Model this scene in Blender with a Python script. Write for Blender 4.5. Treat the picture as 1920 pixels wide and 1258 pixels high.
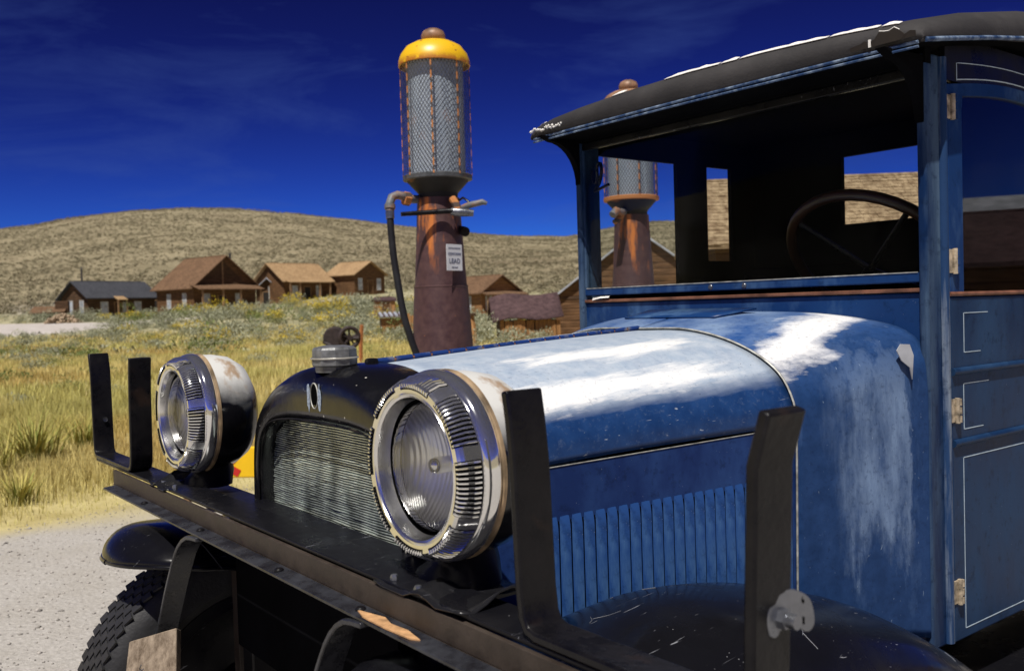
import bpy, math, random
import numpy as np
from mathutils import Vector, Matrix
random.seed(7); RNG = np.random.default_rng(7)
rad = math.radians
sc = bpy.context.scene
for o in list(bpy.data.objects): bpy.data.objects.remove(o, do_unlink=True)
COL = sc.collection

# ------------------------------------------------------------ camera
FPX = 1750.0
CAM = Vector((1.7096, -1.0410, 1.35))
FW = Vector((-.79143445, .61053244, -.02969247)); RT = Vector((.61122803, .79091466, -.02922844)); UP = Vector((-.00563929, .04128126, .99913165))
cd = bpy.data.cameras.new('camera'); cam = bpy.data.objects.new('camera', cd); COL.objects.link(cam)
cd.sensor_width = 36; cd.lens = 36*FPX/1920; cd.clip_start = .05; cd.clip_end = 6000
cam.matrix_world = Matrix(((RT.x, UP.x, -FW.x, CAM.x), (RT.y, UP.y, -FW.y, CAM.y), (RT.z, UP.z, -FW.z, CAM.z), (0, 0, 0, 1)))
cd.dof.use_dof = True; cd.dof.focus_distance = 1.95; cd.dof.aperture_fstop = 7.5
sc.camera = cam
# ------------------------------------------------------------ light
SUN = Vector((.29, -.43, 1.0)).normalized()
wd = bpy.data.worlds.new('World'); sc.world = wd; wd.use_nodes = True
nt = wd.node_tree; nt.nodes.clear()
N = nt.nodes.new; LK = nt.links.new
wo = N('ShaderNodeOutputWorld'); wb = N('ShaderNodeBackground'); sky = N('ShaderNodeTexSky')
sky.sky_type = 'NISHITA'; sky.sun_disc = False; sky.sun_elevation = math.asin(SUN.z); sky.sun_rotation = math.atan2(SUN.x, SUN.y)
sky.altitude = 2600; sky.air_density = 1.0; sky.dust_density = .3; sky.ozone_density = 3.0
# a polarising filter deepens the blue evenly over the whole sky
sep = N('ShaderNodeSeparateColor'); LK(sky.outputs[0], sep.inputs[0]); comb = N('ShaderNodeCombineColor')
for i, (g, k) in enumerate(((1.5, .0034), (2.6, .00126), (2.7, .00225))):
    p = N('ShaderNodeMath'); p.operation = 'POWER'; p.inputs[1].default_value = g
    m = N('ShaderNodeMath'); m.operation = 'MULTIPLY'; m.inputs[1].default_value = k*10
    q = N('ShaderNodeMath'); q.operation = 'MINIMUM'; q.inputs[1].default_value = (1.6, 4.5, 11.)[i]
    LK(sep.outputs[i], p.inputs[0]); LK(p.outputs[0], m.inputs[0]); LK(m.outputs[0], q.inputs[0]); LK(q.outputs[0], comb.inputs[i])
# thin cirrus
tc = N('ShaderNodeTexCoord'); mp = N('ShaderNodeMapping'); mp.inputs['Rotation'].default_value = (.15, .1, .9); mp.inputs['Scale'].default_value = (1.0, 3.2, 11)
LK(tc.outputs['Generated'], mp.inputs[0]); nz = N('ShaderNodeTexNoise'); nz.inputs['Scale'].default_value = 1.5; nz.inputs['Detail'].default_value = 7; nz.inputs['Roughness'].default_value = .62; nz.inputs['Distortion'].default_value = .5
LK(mp.outputs[0], nz.inputs['Vector']); cr = N('ShaderNodeValToRGB'); cr.color_ramp.elements[0].position = .50; cr.color_ramp.elements[1].position = .86; cr.color_ramp.elements[1].color = (.38, .38, .38, 1)
LK(nz.outputs['Fac'], cr.inputs[0]); mx = N('ShaderNodeMix'); mx.data_type = 'RGBA'
LK(cr.outputs[0], mx.inputs['Factor']); LK(comb.outputs[0], mx.inputs['A']); mx.inputs['B'].default_value = (.5, .95, 3.0, 1)
LK(mx.outputs['Result'], wb.inputs[0]); wb.inputs[1].default_value = .1; LK(wb.outputs[0], wo.inputs[0])
sl = bpy.data.lights.new('sun', 'SUN'); sl.energy = 4.6; sl.angle = rad(.53); sl.color = (1, .95, .87)
so = bpy.data.objects.new('sun', sl); COL.objects.link(so); so.rotation_euler = (-SUN).to_track_quat('-Z', 'Y').to_euler(); so.location = (6, -6, 14)
sc.view_settings.view_transform = 'Standard'; sc.view_settings.look = 'None'; sc.view_settings.exposure = 0.18; sc.view_settings.gamma = 1.0
sc.render.engine = 'CYCLES'; sc.cycles.max_bounces = 8; sc.cycles.transparent_max_bounces = 16

# ------------------------------------------------------------ mesh helpers
class MB:
    def __init__(s): s.v = []; s.f = []; s.uv = {}
    def add(s, vs, fs):
        b = len(s.v); s.v += [tuple(p) for p in vs]; s.f += [tuple(b+i for i in f) for f in fs]; return s
    def box(s, x0, x1, y0, y1, z0, z1):
        return s.add([(x0,y0,z0),(x1,y0,z0),(x1,y1,z0),(x0,y1,z0),(x0,y0,z1),(x1,y0,z1),(x1,y1,z1),(x0,y1,z1)],
                     [(0,3,2,1),(4,5,6,7),(0,1,5,4),(1,2,6,5),(2,3,7,6),(3,0,4,7)])
    def loft(s, secs, closed=False, cap=False, uv=False):
        b = len(s.v); m = len(secs); n = len(secs[0])
        for j, q in enumerate(secs):
            for i, p in enumerate(q):
                if uv: s.uv[len(s.v)] = (i/(n-1), j/(m-1))
                s.v.append(tuple(p))
        k = n if closed else n-1
        for j in range(m-1):
            for i in range(k):
                i2 = (i+1) % n
                s.f.append((b+j*n+i, b+j*n+i2, b+(j+1)*n+i2, b+(j+1)*n+i))
        if cap:
            s.f.append(tuple(b+i for i in range(n))[::-1]); s.f.append(tuple(b+(m-1)*n+i for i in range(n)))
        return s
    def lathe(s, prof, o=(0,0,0), ax='z', n=32, phase=0):
        secs = []
        for r, h in prof:
            q = []
            for k in range(n):
                a = 2*math.pi*k/n+phase; c, t = r*math.cos(a), r*math.sin(a)
                q.append((o[0]+c, o[1]+t, o[2]+h) if ax == 'z' else ((o[0]+c, o[1]+h, o[2]+t) if ax == 'y' else (o[0]+h, o[1]+c, o[2]+t)))
            secs.append(q)
        return s.loft(secs, closed=True)
    def tube(s, path, r, n=8, cap=True):
        P = [Vector(p) for p in path]; secs = []; ref = None
        for i, p in enumerate(P):
            t = (P[min(i+1, len(P)-1)]-P[max(i-1, 0)]).normalized()
            if ref is None:
                ref = t.cross(Vector((0,0,1)))
                if ref.length < .1: ref = t.cross(Vector((1,0,0)))
            ref = (ref-t*ref.dot(t)).normalized(); b2 = t.cross(ref)
            rr = r[i] if isinstance(r, (list, tuple)) else r
            secs.append([p+ref*rr*math.cos(2*math.pi*k/n)+b2*rr*math.sin(2*math.pi*k/n) for k in range(n)])
        return s.loft(secs, closed=True, cap=cap)
    def strap(s, path, wdir, w, th):
        P = [Vector(p) for p in path]; wd_ = Vector(wdir).normalized(); secs = []
        for i, p in enumerate(P):
            t = (P[min(i+1, len(P)-1)]-P[max(i-1, 0)]).normalized(); nn = t.cross(wd_).normalized()
            secs.append([p-wd_*w/2-nn*th/2, p+wd_*w/2-nn*th/2, p+wd_*w/2+nn*th/2, p-wd_*w/2+nn*th/2])
        return s.loft(secs, closed=True, cap=True)
    def prism(s, poly, ax, a, b):
        n = len(poly)
        def P(p, h): return (h, p[0], p[1]) if ax == 'x' else ((p[0], h, p[1]) if ax == 'y' else (p[0], p[1], h))
        return s.add([P(p, a) for p in poly]+[P(p, b) for p in poly],
                     [tuple(range(n))[::-1], tuple(range(n, 2*n))]+[(i, (i+1) % n, n+(i+1) % n, n+i) for i in range(n)])
    def mesh(s, name, smooth=None):
        me = bpy.data.meshes.new(name); me.from_pydata(s.v, [], s.f); me.update()
        if s.uv:
            ul = me.uv_layers.new(name='UVMap')
            idx = np.empty(len(me.loops), dtype=np.int32); me.loops.foreach_get('vertex_index', idx)
            arr = np.array([s.uv.get(i, (0, 0)) for i in range(len(s.v))], dtype=np.float32)[idx]
            ul.data.foreach_set('uv', arr.ravel())
        import bmesh
        bm = bmesh.new(); bm.from_mesh(me); bmesh.ops.recalc_face_normals(bm, faces=bm.faces); bm.to_mesh(me); bm.free()
        if smooth is not None:
            me.shade_smooth(); me.set_sharp_from_angle(angle=rad(smooth))
        return me
    def build(s, name, mat, parent=None, smooth=None, bevel=0, loc=None, solid=0, kind=None):
        me = s.mesh(name, smooth); me.materials.append(mat)
        o = bpy.data.objects.new(name, me); COL.objects.link(o); o.parent = parent
        if loc: o.location = loc
        if solid: mo = o.modifiers.new('solid', 'SOLIDIFY'); mo.thickness = solid; mo.offset = 0
        if bevel:
            mo = o.modifiers.new('bevel', 'BEVEL'); mo.width = bevel; mo.segments = 2; mo.limit_method = 'ANGLE'; mo.angle_limit = rad(40)
        if kind: o['kind'] = kind
        return o
def inst(src, name=None, parent=None, loc=None, rot=None, scale=None):
    c = src.copy(); COL.objects.link(c)
    if parent is not None: c.parent = parent
    if loc is not None: c.location = loc
    if rot is not None: c.rotation_euler = rot
    if scale is not None: c.scale = scale
    return c
def tag(o, label, cat, group=None):
    o['label'] = label; o['category'] = cat
    if group: o['group'] = group
    return o
def thing(name, label, cat, loc=(0,0,0), rz=0, group=None):
    o = bpy.data.objects.new(name, None); COL.objects.link(o); o.location = loc; o.rotation_euler = (0, 0, rz); o.empty_display_size = .2
    return tag(o, label, cat, group)
def structure(o): o['kind'] = 'structure'; return o
def crom(pts, n):
    """Catmull-Rom resample by arc length"""
    P = [np.array(p, float) for p in pts]; P = [2*P[0]-P[1]]+P+[2*P[-1]-P[-2]]; out = []
    for i in range(1, len(P)-2):
        for t in np.linspace(0, 1, 12, endpoint=False):
            a, b, c, d = P[i-1:i+3]
            out.append(.5*(2*b+(c-a)*t+(2*a-5*b+4*c-d)*t*t+(3*b-a-3*c+d)*t**3))
    out.append(P[-2]); out = np.array(out)
    L = np.r_[0, np.cumsum(np.linalg.norm(np.diff(out, axis=0), axis=1))]; q = np.linspace(0, L[-1], n)
    return np.stack([np.interp(q, L, out[:, k]) for k in range(out.shape[1])], 1)
def vnoise(x, seed=0):
    """smooth 1-d value noise"""
    x = np.asarray(x, float); i = np.floor(x).astype(int); f = x-i; f = f*f*(3-2*f)
    h = lambda k: np.modf(np.abs(np.sin(k*127.1+seed*311.7)*43758.5453))[0]
    return h(i)*(1-f)+h(i+1)*f
def vn2(x, y, seed=0):
    x = np.asarray(x, float); y = np.asarray(y, float); i = np.floor(x); j = np.floor(y); f = x-i; g = y-j; f = f*f*(3-2*f); g = g*g*(3-2*g)
    h = lambda a, b: np.modf(np.abs(np.sin(a*127.1+b*269.5+seed*311.7)*43758.5453))[0]
    return (h(i,j)*(1-f)+h(i+1,j)*f)*(1-g)+(h(i,j+1)*(1-f)+h(i+1,j+1)*f)*g

# ------------------------------------------------------------ material helpers
class MT:
    def __init__(s, name, rough=.5, metal=0., spec=.5):
        s.m = bpy.data.materials.new(name); s.m.use_nodes = True; s.t = s.m.node_tree; s.b = s.t.nodes['Principled BSDF']; s.out = s.t.nodes['Material Output']
        s.b.inputs['Roughness'].default_value = rough; s.b.inputs['Metallic'].default_value = metal; s.b.inputs['Specular IOR Level'].default_value = spec
        s.tc = s.t.nodes.new('ShaderNodeTexCoord')
    def vec(s, scale=(1,1,1), rot=(0,0,0), src='Object'):
        m = s.t.nodes.new('ShaderNodeMapping'); m.inputs['Scale'].default_value = scale; m.inputs['Rotation'].default_value = rot
        s.t.links.new(s.tc.outputs[src], m.inputs[0]); return m.outputs[0]
    def noise(s, scale, detail=4, rough=.55, vec=None, dist=0):
        n = s.t.nodes.new('ShaderNodeTexNoise'); n.inputs['Scale'].default_value = scale; n.inputs['Detail'].default_value = detail; n.inputs['Roughness'].default_value = rough; n.inputs['Distortion'].default_value = dist
        s.t.links.new(vec if vec is not None else s.vec(), n.inputs['Vector']); return n.outputs['Fac']
    def voro(s, scale, vec=None, feat='F1'):
        n = s.t.nodes.new('ShaderNodeTexVoronoi'); n.inputs['Scale'].default_value = scale; n.feature = feat
        s.t.links.new(vec if vec is not None else s.vec(), n.inputs['Vector']); return n.outputs['Distance']
    def wave(s, scale, axis='X', vec=None, dist=0):
        n = s.t.nodes.new('ShaderNodeTexWave'); n.inputs['Scale'].default_value = scale; n.bands_direction = axis; n.inputs['Distortion'].default_value = dist
        s.t.links.new(vec if vec is not None else s.vec(), n.inputs['Vector']); return n.outputs['Fac']
    def ramp(s, fac, a, b, ca=(0,0,0), cb=(1,1,1)):
        n = s.t.nodes.new('ShaderNodeMapRange'); n.clamp = True; n.interpolation_type = 'LINEAR'
        n.inputs['From Min'].default_value = a; n.inputs['From Max'].default_value = b; s.t.links.new(fac, n.inputs['Value'])
        if ca[0] == ca[1] == ca[2] and cb[0] == cb[1] == cb[2]:
            n.inputs['To Min'].default_value = ca[0]; n.inputs['To Max'].default_value = cb[0]; return n.outputs['Result']
        return s.mix(n.outputs['Result'], ca, cb)
    def math(s, op, a, b=None):
        n = s.t.nodes.new('ShaderNodeMath'); n.operation = op; n.use_clamp = False
        for i, q in enumerate((a, b)):
            if q is None: continue
            if isinstance(q, (int, float)): n.inputs[i].default_value = q
            else: s.t.links.new(q, n.inputs[i])
        return n.outputs[0]
    def mix(s, fac, a, b, mode='MIX'):
        n = s.t.nodes.new('ShaderNodeMix'); n.data_type = 'RGBA'; n.blend_type = mode
        for k, q in (('Factor', fac), ('A', a), ('B', b)):
            if isinstance(q, (int, float)): n.inputs[k].default_value = q
            elif isinstance(q, tuple): n.inputs[k].default_value = (*q, 1)
            else: s.t.links.new(q, n.inputs[k])
        return n.outputs['Result']
    def sepuv(s):
        u = s.t.nodes.new('ShaderNodeSeparateXYZ'); s.t.links.new(s.tc.outputs['UV'], u.inputs[0]); return u.outputs[0], u.outputs[1]
    def sepobj(s):
        u = s.t.nodes.new('ShaderNodeSeparateXYZ'); s.t.links.new(s.tc.outputs['Object'], u.inputs[0]); return u.outputs
    def attr(s, name):
        a = s.t.nodes.new('ShaderNodeAttribute'); a.attribute_name = name; return a.outputs
    def color(s, c):
        if isinstance(c, tuple): s.b.inputs['Base Color'].default_value = (*c, 1)
        else: s.t.links.new(c, s.b.inputs['Base Color'])
        return s
    def rough(s, f): s.t.links.new(f, s.b.inputs['Roughness']); return s
    def metal(s, f): s.t.links.new(f, s.b.inputs['Metallic']); return s
    def bump(s, h, strength=.3, dist=.01):
        b = s.t.nodes.new('ShaderNodeBump'); b.inputs['Strength'].default_value = strength; b.inputs['Distance'].default_value = dist
        s.t.links.new(h, b.inputs['Height']); s.t.links.new(b.outputs[0], s.b.inputs['Normal']); return s
def simple(name, c, rough=.6, metal=0., var=.35, scale=6, bump=0., bscale=60, bdist=.004, spec=.5):
    t = MT(name, rough, metal, spec); n = t.noise(scale, 5)
    d = tuple(x*(1-var) for x in c); l = tuple(min(1, x*(1+var)) for x in c)
    t.color(t.ramp(n, .3, .7, d, l))
    if bump: t.bump(t.noise(bscale, 4), bump, bdist)
    return t.m
MAT = {}
# ---- truck materials
def worn_blue(name, deep, pale, sscale, a, b, rough=.38):
    t = MT(name, rough, 0, .08)
    n1 = t.noise(1, 6, .62, t.vec(sscale)); fade = t.ramp(n1, a, b)
    n2 = t.noise(34, 6, .72); sp = t.ramp(n2, .54, .66)
    c = t.mix(fade, deep, pale); c = t.mix(t.math('MULTIPLY', sp, .55), c, tuple(x*.45 for x in deep))
    v = t.voro(210); c = t.mix(t.math('MULTIPLY', t.ramp(v, .10, .05), t.ramp(t.noise(60, 2), .6, .68)), c, (.55, .6, .66))
    t.color(c); t.rough(t.ramp(fade, 0, 1, (.30,)*3, (.62,)*3)); t.bump(t.noise(9, 3), .05, .02); return t
MAT['blue'] = worn_blue('blue_paint', (.010, .040, .14), (.10, .19, .33), (5, 5, 2.2), .52, .80).m
MAT['pillar'] = worn_blue('pillar_paint', (.006, .022, .075), (.12, .19, .28), (9, 9, 1.6), .42, .80).m
MAT['blue_dark'] = worn_blue('door_blue_paint', (.008, .026, .075), (.03, .072, .155), (5, 5, 2.2), .40, .78, .34).m
MAT['louver'] = worn_blue('louver_blue_paint', (.020, .066, .225), (.07, .16, .34), (30, 30, 8), .5, .8).m
MAT['beadblue'] = worn_blue('bead_blue_paint', (.03, .06, .14), (.28, .36, .47), (30, 30, 30), .42, .72).m
def hood_mat():
    t = MT('bleached_hood_paint', .45, 0, .25); u, v = t.sepuv(); X, Y, Z = t.sepobj()
    st = t.noise(1, 7, .6, t.vec((26, 3.6, 26)))
    fine = t.noise(30, 5, .6)
    st = t.math('ADD', t.math('MULTIPLY', st, .68), t.math('MULTIPLY', t.noise(1, 6, .65, t.vec((70, 10, 70))), .32))
    edge = t.math('ADD', u, t.math('MULTIPLY', t.math('SUBTRACT', st, .5), .10))
    chalk = t.ramp(edge, .755, .845, (1,)*3, (0,)*3)
    # two scrubbed, chalk-white streaks lengthwise along the panel
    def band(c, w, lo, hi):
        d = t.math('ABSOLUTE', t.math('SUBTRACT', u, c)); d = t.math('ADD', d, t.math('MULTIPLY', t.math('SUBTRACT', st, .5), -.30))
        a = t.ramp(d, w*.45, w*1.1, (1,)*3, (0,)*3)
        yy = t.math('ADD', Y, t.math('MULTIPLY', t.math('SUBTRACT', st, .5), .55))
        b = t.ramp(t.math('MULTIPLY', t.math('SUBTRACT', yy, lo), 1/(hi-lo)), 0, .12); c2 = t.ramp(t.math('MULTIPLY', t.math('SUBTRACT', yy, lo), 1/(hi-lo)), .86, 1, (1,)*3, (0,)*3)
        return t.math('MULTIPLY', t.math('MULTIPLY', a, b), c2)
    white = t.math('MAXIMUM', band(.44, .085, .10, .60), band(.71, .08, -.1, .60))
    base = t.mix(t.ramp(fine, .35, .7), (.009, .034, .12), (.015, .05, .16))
    pale = t.mix(t.ramp(fine, .3, .7), (.31, .385, .49), (.43, .485, .56))
    c = t.mix(chalk, base, pale); grit = t.noise(95, 5, .7); c = t.mix(t.math('MULTIPLY', t.ramp(t.noise(13, 6, .7), .48, .66), t.math('MULTIPLY', chalk, .38)), c, (.17, .235, .36))
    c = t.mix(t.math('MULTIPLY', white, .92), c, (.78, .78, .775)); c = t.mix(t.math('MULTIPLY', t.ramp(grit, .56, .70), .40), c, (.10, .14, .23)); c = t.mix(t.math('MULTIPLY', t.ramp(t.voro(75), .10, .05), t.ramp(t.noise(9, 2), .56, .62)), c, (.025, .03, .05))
    scr_ = t.noise(1, 3, .5, t.vec((150, 6, 150), (0, 0, .2)), .6); c = t.mix(t.math('MULTIPLY', t.ramp(scr_, .70, .73), .5), c, (.55, .58, .62)); t.color(c)
    t.rough(t.ramp(chalk, 0, 1, (.3,)*3, (.5,)*3)); t.bump(t.noise(5, 3), .06, .02); return t.m
MAT['hood'] = hood_mat()
def cowl_mat():
    t = MT('bleached_cowl_paint', .42, 0, .1); u, v = t.sepuv(); X, Y, Z = t.sepobj()
    st = t.noise(1, 7, .66, t.vec((17, 17, 5))); st2 = t.noise(1, 7, .62, t.vec((9, 5, 24))); fine = t.noise(26, 5, .6)
    base = t.mix(t.ramp(fine, .35, .7), (.012, .038, .118), (.020, .056, .165))
    # chalky side patch
    uu = t.math('ADD', Z, t.math('MULTIPLY', t.math('SUBTRACT', st, .5), .42))
    side = t.math('MULTIPLY', t.ramp(uu, .74, .84), t.ramp(uu, 1.16, 1.24, (1,)*3, (0,)*3))
    yy = t.math('ADD', Y, t.math('MULTIPLY', t.math('SUBTRACT', st, .5), .12))
    side = t.math('MULTIPLY', side, t.math('MULTIPLY', t.ramp(yy, .74, .85), t.ramp(yy, .972, .984, (1,)*3, (0,)*3)))
    side = t.math('MULTIPLY', side, t.ramp(st, .30, .66))
    c = t.mix(t.math('MULTIPLY', side, .85), base, (.21, .30, .46))
    vert = t.ramp(st, .55, .75); c = t.mix(t.math('MULTIPLY', vert, .28), c, (.13, .22, .40))
    # bleached crown and a white worn wedge at its shoulder
    e = t.math('ADD', u, t.math('MULTIPLY', t.math('SUBTRACT', st2, .5), .16))
    crown = t.ramp(e, .30, .40, (1,)*3, (0,)*3); c = t.mix(t.math('MULTIPLY', crown, .75), c, t.mix(t.ramp(st2, .35, .65), (.03, .09, .28), (.24, .34, .52)))
    d = t.math('ABSOLUTE', t.math('SUBTRACT', t.math('ADD', u, t.math('MULTIPLY', t.math('SUBTRACT', Y, .72), .36)), .385)); d = t.math('ADD', d, t.math('MULTIPLY', t.math('SUBTRACT', st2, .5), -.26))
    w = t.ramp(d, .01, .075, (1,)*3, (0,)*3); c = t.mix(t.math('MULTIPLY', w, .93), c, (.78, .78, .775))
    grit = t.noise(85, 5, .7); c = t.mix(t.math('MULTIPLY', t.ramp(grit, .54, .70), .45), c, (.006, .018, .06)); scr_ = t.noise(1, 3, .5, t.vec((8, 130, 60), (.5, 0, 0)), .8); c = t.mix(t.math('MULTIPLY', t.ramp(scr_, .71, .74), .5), c, (.30, .38, .48))
    t.color(c); t.rough(t.ramp(st, .3, .7, (.32,)*3, (.5,)*3)); t.bump(t.noise(6, 3), .06, .02); return t.m
MAT['cowl'] = cowl_mat()
def black_mat(name, base=(.006, .006, .008), rough=.22, dust=.5, scratch=True):
    t = MT(name, rough, 0, .22); n = t.noise(9, 6, .65); v = t.voro(95); sp = t.math('MULTIPLY', t.ramp(v, .09, .05), t.ramp(t.noise(17, 3), .58, .66))
    c = t.mix(t.math('MULTIPLY', t.ramp(n, .5, .8), dust), base, (.055, .055, .06)); c = t.mix(sp, c, (.32, .32, .33))
    if scratch:
        w = t.noise(1, 3, .5, t.vec((140, 9, 60), (0, .3, .5)), 1.2); c = t.mix(t.math('MULTIPLY', t.ramp(w, .70, .74), .7), c, (.35, .36, .4))
    t.color(c); t.rough(t.ramp(n, .35, .75, (rough,)*3, (min(1, rough+.3),)*3)); t.bump(t.noise(14, 3), .04, .02); return t.m
MAT['black'] = black_mat('black_enamel', dust=.07); MAT['fender'] = black_mat('fender_enamel', rough=.09, dust=.02)
def shell_mat():
    t = MT('radiator_shell_enamel', .13); n = t.noise(11, 6, .65); v = t.voro(60); sp = t.math('MULTIPLY', t.ramp(v, .16, .10), t.ramp(t.noise(15, 3), .56, .60))
    c = t.mix(t.math('MULTIPLY', t.ramp(n, .55, .8), .25), (.006, .006, .007), (.05, .05, .055)); c = t.mix(sp, c, (.65, .62, .55))
    t.color(c); t.rough(t.ramp(n, .4, .75, (.12,)*3, (.32,)*3)); t.bump(t.noise(20, 3), .04, .02); return t.m
MAT['shell'] = shell_mat()
def headlight_mat():
    t = MT('headlight_shell_enamel', .2); X, Y, Z = t.sepobj(); n = t.noise(7, 6, .6)
    zz = t.math('ADD', Z, t.math('MULTIPLY', t.math('SUBTRACT', n, .5), .10)); worn = t.ramp(zz, .03, .085)
    ru = t.math('MULTIPLY', t.ramp(t.noise(9, 5, .6, t.vec((1, 1.6, 1))), .57, .66), worn)
    c = t.mix(worn, (.006, .006, .008), (.62, .62, .60)); c = t.mix(t.math('MULTIPLY', ru, .75), c, (.30, .16, .05)); t.color(c)
    t.rough(t.ramp(worn, 0, 1, (.16,)*3, (.42,)*3)); return t.m
MAT['bowl'] = headlight_mat()
def steel_mat(name, a, b, rough=.45, rust=(.12, .06, .03), ra=.6, rb=.75, spec=.3):
    t = MT(name, rough, 0, spec); n = t.noise(18, 6, .65); n2 = t.noise(5, 4, .6); c = t.mix(t.ramp(n, .35, .7), a, b); c = t.mix(t.math('MULTIPLY', t.ramp(n2, ra, rb), .8), c, rust)
    t.color(c); t.rough(t.ramp(n, .3, .7, (rough-.1,)*3, (rough+.15,)*3)); t.bump(t.noise(90, 4), .22, .003); return t.m
MAT['upright'] = steel_mat('blackened_steel', (.004, .004, .006), (.012, .011, .012), .28, (.045, .026, .018), .62, .75, .2)
MAT['brownsteel'] = steel_mat('brown_oxide_steel', (.030, .0225, .018), (.060, .046, .037), .5, (.07, .04, .025))
MAT['flange'] = steel_mat('scuffed_dark_steel', (.010, .010, .013), (.042, .045, .055), .26, (.05, .045, .04))
MAT['zinc'] = steel_mat('zinc_plated_steel', (.15, .16, .18), (.27, .28, .31), .28, (.2, .2, .2)); MAT['zinc'].node_tree.nodes['Principled BSDF'].inputs['Metallic'].default_value = .75
MAT['brass'] = simple('rusty_hinge_steel', (.40, .33, .24), .5, .2, .75, 55)
t = MT('chrome', .07, .93); t.color(t.ramp(t.noise(12, 5), .3, .7, (.78, .79, .80), (.93, .93, .93))); t.rough(t.ramp(t.noise(25, 5), .3, .8, (.04,)*3, (.14,)*3)); MAT['chrome'] = t.m
t = MT('grille_fin_metal', .3, .55); t.color(t.ramp(t.noise(1, 5, .6, t.vec((16, 6, 5))), .28, .58, (.10, .12, .12), (.80, .88, .83))); MAT['fin'] = t.m
t = MT('satin_chrome', .2, .96); t.color(t.ramp(t.noise(14, 5), .3, .7, (.80, .80, .79), (.94, .94, .93))); t.rough(t.ramp(t.noise(25, 5), .3, .8, (.12,)*3, (.26,)*3)); MAT['satin'] = t.m
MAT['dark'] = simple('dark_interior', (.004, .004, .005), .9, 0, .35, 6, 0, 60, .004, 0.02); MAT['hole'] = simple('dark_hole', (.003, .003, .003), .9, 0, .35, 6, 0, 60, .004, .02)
MAT['cap'] = simple('cast_pewter_cap', (.17, .175, .18), .42, .35, .5, 45, .25, 80)
MAT['captrim'] = simple('bright_cap_band', (.6, .58, .52), .35, .6, .2, 30)
def roof_mat():
    t = MT('worn_black_roof_fabric', .78); n = t.noise(6, 6, .6); c = t.mix(t.ramp(n, .4, .75), (.018, .0165, .018), (.042, .039, .040)); t.color(c); t.bump(t.noise(160, 3), .3, .003); return t.m
MAT['roof'] = roof_mat(); MAT['torn'] = simple('frayed_white_backing', (.78, .76, .72), .9, 0, .15, 60, .6, 120)
MAT['copper'] = simple('worn_copper_strip', (.20, .085, .05), .5, .2, .5, 20, .2)
MAT['white_paint'] = simple('pinstripe_paint', (.42, .52, .60), .45, 0, .2, 60)
MAT['palewear'] = simple('bare_metal_edge', (.36, .36, .33), .5, .2, .5, 50)
MAT['rubber'] = simple('tyre_rubber', (.016, .016, .018), .62, 0, .4, 20, .3, 120)
MAT['rust_orange'] = simple('bright_rust', (.40, .15, .05), .8, 0, .45, 30, .4)
MAT['peel'] = simple('peeled_rust_patch', (.46, .26, .12), .85, 0, .4, 60, .5)
MAT['residue'] = simple('dried_adhesive', (.30, .36, .44), .7, 0, .5, 200)
def glass(name, tint, refl=.09, rough=.01, dust=.0):
    t = MT(name); n = t.t.nodes; l = t.t.links; n.remove(t.b)
    tr = n.new('ShaderNodeBsdfTransparent'); tr.inputs[0].default_value = (*tint, 1); gl = n.new('ShaderNodeBsdfGlossy'); gl.inputs['Roughness'].default_value = rough
    fr = n.new('ShaderNodeFresnel'); fr.inputs[0].default_value = 1.5; ms = n.new('ShaderNodeMixShader')
    k = t.math('ADD', t.math('MULTIPLY', fr.outputs[0], 1.0 if refl > 0 else .025), max(refl-.04, 0)); l.new(k, ms.inputs[0]); l.new(tr.outputs[0], ms.inputs[1]); l.new(gl.outputs[0], ms.inputs[2]); last = ms
    if dust:
        df = n.new('ShaderNodeBsdfDiffuse'); df.inputs[0].default_value = (.5, .48, .44, 1); m2 = n.new('ShaderNodeMixShader'); l.new(t.math('MULTIPLY', t.ramp(t.noise(5, 5), .35, .8), dust), m2.inputs[0]); l.new(ms.outputs[0], m2.inputs[1]); l.new(df.outputs[0], m2.inputs[2]); last = m2
    l.new(last.outputs[0], t.out.inputs[0]); return t, gl
MAT['glass'] = glass('windshield_glass', (.88, .9, .9), -.03, .01, .004)[0].m
MAT['doorglass'] = glass('door_glass', (.55, .55, .53), .085, .015, .01)[0].m
t, gl = glass('fluted_lens_glass', (.93, .94, .95), .12, .03, .04)
bm_ = t.t.nodes.new('ShaderNodeBump'); bm_.inputs['Strength'].default_value = .3; bm_.inputs['Distance'].default_value = .004
t.t.links.new(t.math('ADD', t.wave(46, 'X'), t.math('MULTIPLY', t.wave(7, 'Z'), .4)), bm_.inputs['Height']); t.t.links.new(bm_.outputs[0], gl.inputs['Normal']); MAT['lens'] = t.m
t = MT('lamp_reflector', .32, .72); t.color((.9, .91, .93)); t.bump(t.math('ADD', t.wave(40, 'X'), t.math('MULTIPLY', t.wave(6, 'Z'), .7)), .35, .003); MAT['reflector'] = t.m

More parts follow.
